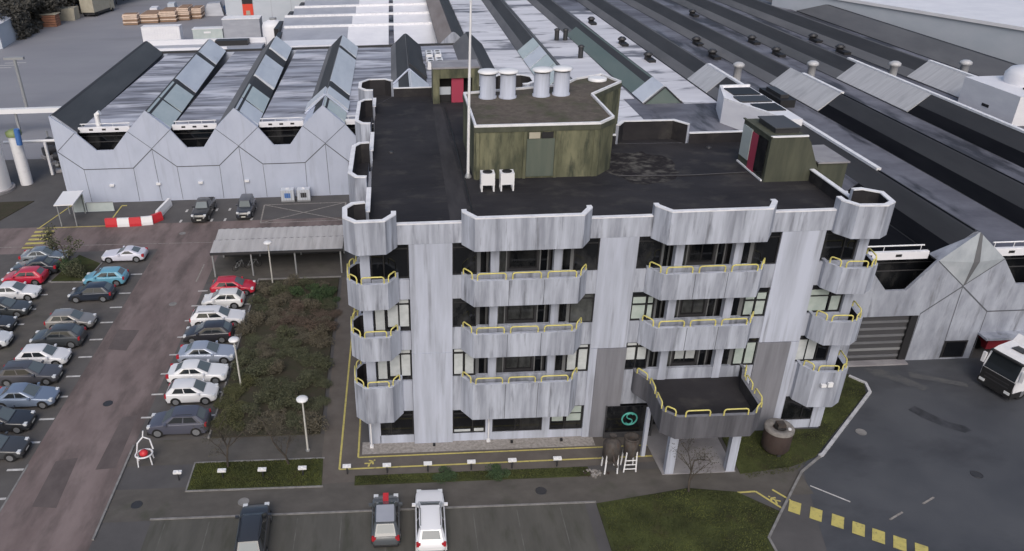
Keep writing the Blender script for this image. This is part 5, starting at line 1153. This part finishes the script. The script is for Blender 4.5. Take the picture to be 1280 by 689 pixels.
def car(ty, rgb, x, y, rz, label, group, metal=0, s=1.0):
    parts, L_, w = car_meshes(ty); pm = paint(rgb, metal)
    t = thing('parked_car', label, 'car', (x, y, .004), rz, group)
    t.scale = (s, s, s)
    for nm, mb in parts.items():
        base = nm.rstrip('-0123456789')
        key = (ty, nm, pm.name if 'PAINT' in mb.mats else '')
        me = build_data(mb, pm, key)
        o = bpy.data.objects.new(base, me); C.objects.link(o); o.parent = t
        if base == 'body':
            bv = o.modifiers.new('soft', 'BEVEL'); bv.width = .10; bv.segments = 3; bv.limit_method = 'ANGLE'; bv.angle_limit = math.radians(28)
    wm, rm = wheel_mesh(.38 if ty in ('suv', 'jeep', 'pickup') else .34); r = .38 if ty in ('suv', 'jeep', 'pickup') else .34
    for ax in (L_ / 2 - .82, -L_ / 2 + .80):
        for s_ in (-1, 1):
            o = bpy.data.objects.new('wheel', wm); C.objects.link(o); o.parent = t; o.location = (ax, s_ * (w - .09), r)
            k = bpy.data.objects.new('rim', rm); C.objects.link(k); k.parent = o
    return t
WHT, SIL, GRY, BLK, RED = (.70, .70, .72), (.30, .32, .36), (.075, .075, .085), (.014, .015, .018), (.50, .02, .045)
DBL = (.022, .028, .042); GA, GB, GC = 'cars in the far left parking row', 'cars in the row left of the lane', 'cars in the row beside the planted bed'
E_, W_ = 0.0, PI
car('saloon', (.26, .29, .32), -36.6, 72.3, E_, 'silver saloon farthest back in the leftmost row, below the yellow stripes', GA, .5)
car('saloon', (.03, .034, .045), -36.5, 69.9, W_, 'dark saloon between the silver saloon and the red car', GA)
car('hatch', (.48, .02, .05), -36.7, 67.7, W_, 'red hatchback in the far left row beside the grass patch', GA)
car('saloon', WHT, -36.4, 64.7, E_, 'white saloon next below the red hatchback in the far left row', GA)
car('saloon', (.05, .055, .06), -36.1, 61.7, E_, 'dark grey saloon next below the white saloon at the left edge', GA)
car('saloon', (.035, .037, .042), -36.3, 59.0, E_, 'near black car cut by the left edge, with one headlight showing', GA)
car('hatch', (.60, .62, .64), -35.3, 56.4, E_, 'white bonnet of a car at the left edge, below the dark ones', GA)
car('coupe', (.62, .62, .70), -28.4, 72.05, W_, 'white coupe alone at the top of the row, beside the hedge', GB)
car('hatch', (.14, .36, .48), -28.7, 67.0, W_, 'bright light blue hatchback below the white coupe', GB)
car('hatch', (.020, .026, .04), -29.0, 63.95, W_, 'black blue hatchback next to the light blue hatchback', GB)
car('hatch', (.28, .27, .26), -29.1, 59.0, E_, 'beige grey hatchback after the empty bay', GB, .3)
car('suv', (.05, .055, .06), -29.2, 56.2, W_, 'dark car with large dark glass roof between beige and white cars', GB)
car('hatch', WHT, -29.3, 53.4, E_, 'white hatchback with a small sunroof between the dark car and grey saloon', GB)
car('estate', (.07, .07, .08), -29.4, 51.0, E_, 'dark grey estate car above the pale blue saloon', GB)
car('saloon', (.20, .25, .34), -28.5, 48.0, E_, 'pale blue saloon below the dark grey estate', GB, .3)
car('saloon', (.028, .03, .036), -29.2, 45.2, E_, 'black car at the left edge below the pale blue saloon', GB)
car('saloon', (.05, .052, .056), -28.4, 42.2, E_, 'dark grey car nearest the camera at the left edge', GB)
car('hatch', RED, -15.9, 64.2, E_, 'red hatchback at the top of the row, beside the carport', GC)
car('small', (.68, .68, .68), -16.4, 61.75, W_, 'white three box car directly below the red hatchback', GC)
car('estate', WHT, -16.25, 58.65, E_, 'white estate car above the dark hatchback', GC)
car('hatch', (.03, .03, .036), -16.6, 56.15, W_, 'black hatchback with red tail light between white and silver blue cars', GC)
car('saloon', (.38, .42, .50), -16.05, 53.0, E_, 'silver blue saloon in the middle of the row beside the bed', GC, .3)
car('saloon', (.76, .76, .77), -16.2, 50.3, E_, 'white saloon just below the silver blue saloon', GC)
car('small', WHT, -16.05, 47.7, E_, 'small white hatchback between the white saloon and dark crossover', GC)
car('suv', (.075, .078, .105), -16.2, 44.15, W_, 'dark grey blue crossover nearest the camera in the row by the bed', GC)
car('pickup', (.02, .021, .023), -22.7, 83.1, -PI / 2, 'black pickup parked nose out against the pale hall wall', 'vehicles against the hall wall')
car('jeep', (.03, .036, .05), -17.8, 83.0, -PI / 2, 'dark off road car with pale windscreen against the pale hall wall', 'vehicles against the hall wall')
car('mpv', (.035, .037, .042), -9.35, 33.55, PI / 2 + .05, 'dark people carrier at the bottom edge, left of two other cars', 'cars in the front bays')
t = car('small', (.09, .10, .11), -1.55, 34.25, PI / 2, 'small dark car with pale roof and red bonnet stripe at the bottom edge', 'cars in the front bays')
m_ = MB(); m_.box(1.02, 1.74, -.17, .17, .915, .94, 'red'); m_.obj('bonnet_stripe', t); m_ = MB(); m_.box(-1.2, .15, -.52, .52, 1.502, 1.515, 'roofgrey'); o = m_.obj('roof_panel', t)
car('estate', (.80, .80, .82), 1.1, 34.1, PI / 2 - .02, 'large white estate car at the bottom edge', 'cars in the front bays')

# white tractor unit
t = thing('lorry_cab', 'white tractor unit with dark windscreen in the service yard at the right edge', 'lorry', (44.7, 45.3, 0), math.radians(-163))
cab = MB(); # x forward
z0, z1 = .75, 3.35
pr_ = [(2.05, z0), (2.15, 1.1), (2.12, 1.9), (1.85, 3.0), (1.45, 3.35), (-.2, 3.55), (-.25, z0)]
def wid(z): return 1.25 if z < 3.1 else 1.12
v = [(x, wid(z), z) for x, z in pr_] + [(x, -wid(z), z) for x, z in pr_]; n = len(pr_)
cab.add(v, [tuple(range(n))[::-1], tuple(range(n, 2 * n))] + [(i, (i + 1) % n, n + (i + 1) % n, n + i) for i in range(n)], 'white'); cab.obj('body', t)
m_ = MB(); m_.face([(2.16, -1.16, 1.72), (2.16, 1.16, 1.72), (1.865, 1.1, 3.05), (1.865, -1.1, 3.05)], 'carglass'); m_.obj('windscreen', t)
m_ = MB(); m_.box(2.1, 2.19, -1.2, 1.2, .8, 1.66, 'cartrim'); m_.box(2.19, 2.2, -.9, .9, 1.0, 1.08, 'darkmetal'); m_.box(2.19, 2.2, -.9, .9, 1.3, 1.38, 'darkmetal'); m_.obj('grille', t); m_ = MB(); m_.box(1.84, 2.06, -1.2, 1.2, 3.06, 3.16, 'cartrim'); m_.obj('sun_visor', t); m_ = MB(); m_.box(1.2, 2.2, -1.27, 1.27, .35, .8, 'cartrim'); m_.obj('bumper', t)
for s_ in (-1, 1):
    m_ = MB(); m_.face([(1.8, s_ * 1.256, 1.95), (.7, s_ * 1.256, 1.95), (.7, s_ * 1.256, 2.75), (1.6, s_ * 1.256, 2.75)], 'carglass'); m_.obj('side_window', t)
    m_ = MB(); m_.box(2.2, 2.24, s_ * .95 - .2, s_ * .95 + .2, .6, .8, 'headlight'); m_.obj('headlight', t)
    m_ = MB(); m_.box(1.95, 2.1, s_ * 1.45 - .12, s_ * 1.45 + .12, 1.9, 2.7, 'white'); m_.obj('mirror', t)
    for x in (1.0, -2.6):
        m_ = MB(); m_.tube([(x, s_ * 1.05 - .15, .5), (x, s_ * 1.05 + .15, .5)], .5, 'tyre', 18); wo = m_.obj('wheel', t); k = MB(); k.add([(x + .28 * math.cos(2 * PI * i / 12), s_ * 1.21, .5 + .28 * math.sin(2 * PI * i / 12)) for i in range(12)], [tuple(range(12))], 'rim'); k.obj('rim', wo)
m_ = MB(); m_.box(-3.6, 1.4, -.6, .6, .6, .95, 'darkmetal'); m_.box(-3.2, -1.6, -1.0, 1.0, .95, 1.15, 'darkmetal'); m_.obj('chassis', t)
m_ = MB(); m_.box(.5, 1.15, -.42, .42, 3.44, 3.5, 'carglass'); m_.obj('roof_hatch', t)
m_ = MB(); m_.add([(.2, -1.1, 3.5), (.2, 1.1, 3.5), (-.2, 1.1, 4.0), (-.2, -1.1, 4.0), (-.22, -1.1, 3.5), (-.22, 1.1, 3.5)], [(0, 1, 2, 3), (3, 2, 5, 4), (0, 3, 4), (1, 5, 2)], 'white'); m_.obj('wind_deflector', t)

# ------------------------------------------------------------------ planting
def leaf_cloud(n, lobes, size, mat, seed, flat=.9):
    rnd = random.Random(seed); m_ = MB()
    for _ in range(n):
        lx, ly, lz, r = rnd.choice(lobes)
        d = Vector((rnd.gauss(0, 1), rnd.gauss(0, 1), rnd.gauss(0, 1))).normalized() * r * rnd.uniform(.45, 1.08) ** .7
        c_ = Vector((lx + d.x, ly + d.y, max(.04, lz + d.z * flat))); s_ = size * rnd.uniform(.6, 1.5)
        a = Vector((rnd.gauss(0, 1), rnd.gauss(0, 1), rnd.gauss(0, .6))).normalized(); b_ = a.cross(Vector((rnd.gauss(0, 1), rnd.gauss(0, 1), rnd.gauss(0, 1)))).normalized()
        m_.face([c_ - a * s_, c_ + b_ * s_ * .55, c_ + a * s_, c_ - b_ * s_ * .55], mat)
    return m_
def shrub_lobes(rnd, w_, h_, k):
    return [(rnd.uniform(-w_, w_) * .6, rnd.uniform(-w_, w_) * .6, rnd.uniform(.3, .75) * h_, rnd.uniform(.35, .6) * h_) for _ in range(k)]
SH = {}
def shrub_mesh(kind, var):
    if (kind, var) not in SH:
        rnd = random.Random(kind + str(var)); o = leaf_cloud(2200, shrub_lobes(rnd, 1.0, 1.0, 10), .055, LEAF[kind], var * 7 + len(kind)).obj('foliage')
        s_ = MB()
        for q in range(7): a = rnd.uniform(0, 6.28); s_.tube([(.1 * math.cos(a), .1 * math.sin(a), 0), (.6 * math.cos(a), .6 * math.sin(a), rnd.uniform(.6, 1.15))], [.03, .012], M['bark'], 4)
        st = s_.obj('stem'); SH[(kind, var)] = (o.data, st.data); bpy.data.objects.remove(o); bpy.data.objects.remove(st)
    return SH[(kind, var)]
LBL = {'dark': 'dark olive low shrub packed among others in the planted bed', 'brown': 'brown bare looking low shrub packed in the planted bed', 'green': 'fresh green shrub near the carport end of the planted bed', 'red': 'reddish brown shrub in the middle of the planted bed', 'olive': 'yellowish olive rounded shrub beside the parked cars and bed edge'}
def shrub(kind, x, y, s_, h_, label=None, group='shrubs in the planted bed'):
    me, st = shrub_mesh(kind, random.randrange(3))
    t = thing('shrub', label or LBL[kind], 'shrub', (x, y, .02), random.uniform(0, 6.28), group); t.scale = (s_, s_, h_)
    for nm, m_ in (('foliage', me), ('stem', st)):
        o = bpy.data.objects.new(nm, m_); C.objects.link(o); o.parent = t
y = 43.9; row = 0
while y < 65.8:
    x = -13.3 + (row % 2) * .7
    while x < -6.5:
        px, py = x + random.uniform(-.35, .35), y + random.uniform(-.35, .35)
        k = random.choice(['dark', 'dark', 'dark', 'brown', 'brown'])
        if py > 61 and px > -10.5 and py < 64: k = 'green' if random.random() < .75 else 'dark'
        elif 56 < py < 61.5 and px > -11: k = 'red' if random.random() < .55 else 'brown'
        elif py < 50 and px < -12: k = 'olive'
        elif py > 56: k = 'brown' if random.random() < .7 else 'dark'
        shrub(k, px, py, random.uniform(.75, 1.1), random.choice((.25, .35, .5, .7, .95)) * random.uniform(.85, 1.15)) if random.random() < .86 else None
        x += 1.35
    y += 1.3; row += 1
shrub('dark', -32.0, 68.3, 1.05, 1.5, 'clipped dark green bush at the lane end of the small grass patch', None)
shrub('green', -33.2, 69.6, 1.1, 1.3, 'loose green bush behind the clipped dark bush on the grass patch', None)
shrub('green', 5.6, 38.2, .8, .35, 'bright green low clump between the post lights below the office', 'green clumps along the lawn strip'); shrub('green', 2.3, 38.15, .8, .3, 'bright green low clump between the post lights below the office', 'green clumps along the lawn strip')

def tree(name, x, y, h_, label, kind, leaves, group=None, seed=1, leafsize=.09, crown=1.0, spread=.45, thick=.07):
    rnd = random.Random(seed); t = thing(name, label, 'tree', (x, y, 0), 0, group)
    b = MB(); tips = []
    def grow(p, d, l, r, lev):
        n = 3; pts = [p]; q = p; dd = d
        for i in range(n):
            dd = (dd + Vector((rnd.gauss(0, .13), rnd.gauss(0, .13), rnd.gauss(0, .06)))).normalized(); q = q + dd * l / n; pts.append(q)
        b.tube(pts, [r * (1 - .45 * i / n) for i in range(n + 1)], 'bark', 5 if lev else 7)
        tips.append((q, lev))
        if lev < 3:
            for k in range(rnd.randint(3, 4)):
                a = rnd.uniform(0, 6.28); nd = (dd * .75 + Vector((math.cos(a), math.sin(a), rnd.uniform(.0, .5))) * spread * 1.5).normalized()
                grow(pts[rnd.randint(1, n)], nd, l * rnd.uniform(.5, .72), r * .52, lev + 1)
    grow(Vector((0, 0, 0)), Vector((0, 0, 1)), h_ * .5, thick * h_ / 4, 0)
    b.obj('trunk', t)
    if leaves:
        lobes = [(p.x, p.y, p.z, .32 * crown * h_ / 4) for p, lv in tips if lv >= 2]
        leaf_cloud(leaves, lobes, leafsize, LEAF[kind], seed).obj('crown', t)
    return t
tree('young_tree', -12.05, 39.9, 4.6, 'slender dark young tree at the left end of the verge lawn', 'twig', 900, 'young trees near the office', 3, .04)
tree('young_tree', -8.05, 40.0, 5.0, 'slender bare young tree on the verge lawn near the disc lamp', 'twig', 900, 'young trees near the office', 5, .04)
tree('young_tree', 17.35, 36.0, 4.2, 'bare young tree in front of the entrance steps and canopy', 'twig', 600, 'young trees near the office', 8, .04, spread=.6)
tree('small_tree', -33.6, 70.7, 4.6, 'thin leaved small tree on the grass patch above the red hatchback', 'dark', 900, None, 12, .10, 1.2)
i = 0
TL = ['tall dark bare tree behind the lorry at the top left', 'broad dark tree at the top left edge of the yard', 'dark tree beside the white blue shed', 'dark tree in the middle of the wood behind the yard']
for x, y in ((-98, 199), (-105, 207), (-94, 206), (-101, 216), (-112, 214), (-95, 222), (-106, 226), (-90, 235), (-99, 236), (-112, 236), (-119, 225), (-88, 247), (-97, 250), (-108, 250), (-121, 246), (-93, 196.5), (-120, 205), (-84, 256), (-114, 196), (-92, 228), (-99, 229), (-91, 241), (-80, 262), (-88, 262), (-98, 262), (-110, 262), (-77, 272), (-90, 274), (-104, 275), (-125, 232), (-100, 208), (-92, 213), (-96, 192), (-103, 196), (-94, 218), (-97, 226), (-93, 234.5), (-87, 240.5), (-84, 249), (-115, 206), (-125, 215)):
    tree('wood_tree', x, y, random.uniform(9, 13), 'dark leafless looking tree in the wood along the edge of the storage yard', 'far', 3000, 'trees of the wood at the top left', 40 + i, .36, 2.2, .75, .06); i += 1
# undergrowth below the wood
m_ = leaf_cloud(6000, [(-90 - random.random() * 35, 198 + random.random() * 60, .6, 2.2) for _ in range(60)] + [(-90.5 - .3 * k, 196 + 2.2 * k, .8, 1.6) for k in range(14)], .45, LEAF['far'], 77); o = m_.obj('undergrowth'); tag(o, 'dark undergrowth below the wood at the top left', 'undergrowth', None, 'stuff')
# grass blades
def in_poly(x, y, P_):
    c_ = False; j = len(P_) - 1
    for i in range(len(P_)):
        if (P_[i][1] > y) != (P_[j][1] > y) and x < (P_[j][0] - P_[i][0]) * (y - P_[i][1]) / (P_[j][1] - P_[i][1]) + P_[i][0]: c_ = not c_
        j = i
    return c_
def grass(poly, n, h_, label):
    m_ = MB(); xs = [p[0] for p in poly]; ys = [p[1] for p in poly]; k = 0
    while k < n:
        x, y = random.uniform(min(xs), max(xs)), random.uniform(min(ys), max(ys))
        if not in_poly(x, y, poly): continue
        a = random.uniform(0, 6.28); hh = h_ * random.uniform(.4, 1.3); w_ = .035; l = random.uniform(-.08, .08)
        m_.face([(x - w_ * math.cos(a), y - w_ * math.sin(a), .04), (x + w_ * math.cos(a), y + w_ * math.sin(a), .04), (x + l, y + l * random.uniform(-1, 1), .04 + hh)], 'grass'); k += 1
    tag(m_.obj('grass'), label, 'grass', None, 'stuff')
grass([(-14.2, 37.9), (-5.8, 37.85), (-5.9, 40.35), (-14.2, 40.4)], 6000, .12, 'rough grass of the verge lawn with the young trees')
grass([(-3.5, 37.8), (11.5, 37.8), (11.5, 38.55), (-3.5, 38.55)], 3500, .09, 'narrow grass strip below the yellow outer line')
grass([(11.6, 31), (20.3, 31), (20.6, 32.1), (22.1, 34.0), (20.2, 35.7), (17.4, 36.2), (11.6, 35.2)], 7000, .10, 'lawn at the bottom right of the entrance path')
grass([(21.4, 36.9), (24.7, 37.4), (26.9, 38.9), (33.6, 45.2), (33.9, 46.4), (32.7, 48.8), (28.6, 48.8), (28.6, 41.3), (21.6, 41.3)], 6000, .08, 'grass between the entrance, tub and pale kerb')

# ------------------------------------------------------------------ camera
cam = bpy.data.cameras.new('camera'); co = bpy.data.objects.new('camera', cam); C.objects.link(co)
pit, yaw, rol = math.radians(27.85), math.radians(1.21), math.radians(1.43)
f = Vector((math.sin(yaw) * math.cos(pit), math.cos(yaw) * math.cos(pit), -math.sin(pit))); r = Vector((math.cos(yaw), -math.sin(yaw), 0)); d = f.cross(r)
r2 = r * math.cos(rol) + d * math.sin(rol); d2 = d * math.cos(rol) - r * math.sin(rol)
up = -d2; bk = -f
co.matrix_world = Matrix(((r2.x, up.x, bk.x, 0), (r2.y, up.y, bk.y, 0), (r2.z, up.z, bk.z, 35), (0, 0, 0, 1)))
cam.sensor_width = 36; cam.lens = 36 * 968.7 / 1280; cam.shift_x = 117.7 / 1280; cam.clip_end = 3000; cam.clip_start = .5
sc.camera = co

# ------------------------------------------------------------------ light
w = bpy.data.worlds.new('World'); sc.world = w; w.use_nodes = True
nt = w.node_tree; bg = nt.nodes['Background']; sky = nt.nodes.new('ShaderNodeTexSky'); sky.sky_type = 'NISHITA'; sky.sun_disc = False
EL, AZ = math.radians(42), math.radians(188)
sky.sun_elevation = EL; sky.sun_rotation = AZ; sky.air_density = 1.0; sky.dust_density = 4.0; sky.ozone_density = 1.0
nt.links.new(sky.outputs[0], bg.inputs[0]); bg.inputs[1].default_value = .12
sl = bpy.data.lights.new('sun', 'SUN'); so = bpy.data.objects.new('sun', sl); C.objects.link(so); sl.energy = .95; sl.angle = math.radians(42); sl.color = (.97, .985, 1)
dirv = Vector((math.sin(AZ) * math.cos(EL), math.cos(AZ) * math.cos(EL), math.sin(EL)))
so.rotation_euler = dirv.to_track_quat('Z', 'Y').to_euler(); so.location = (0, 0, 80)
sc.view_settings.view_transform = 'Standard'; sc.view_settings.look = 'None'; sc.view_settings.gamma = 1; sc.view_settings.exposure = .2
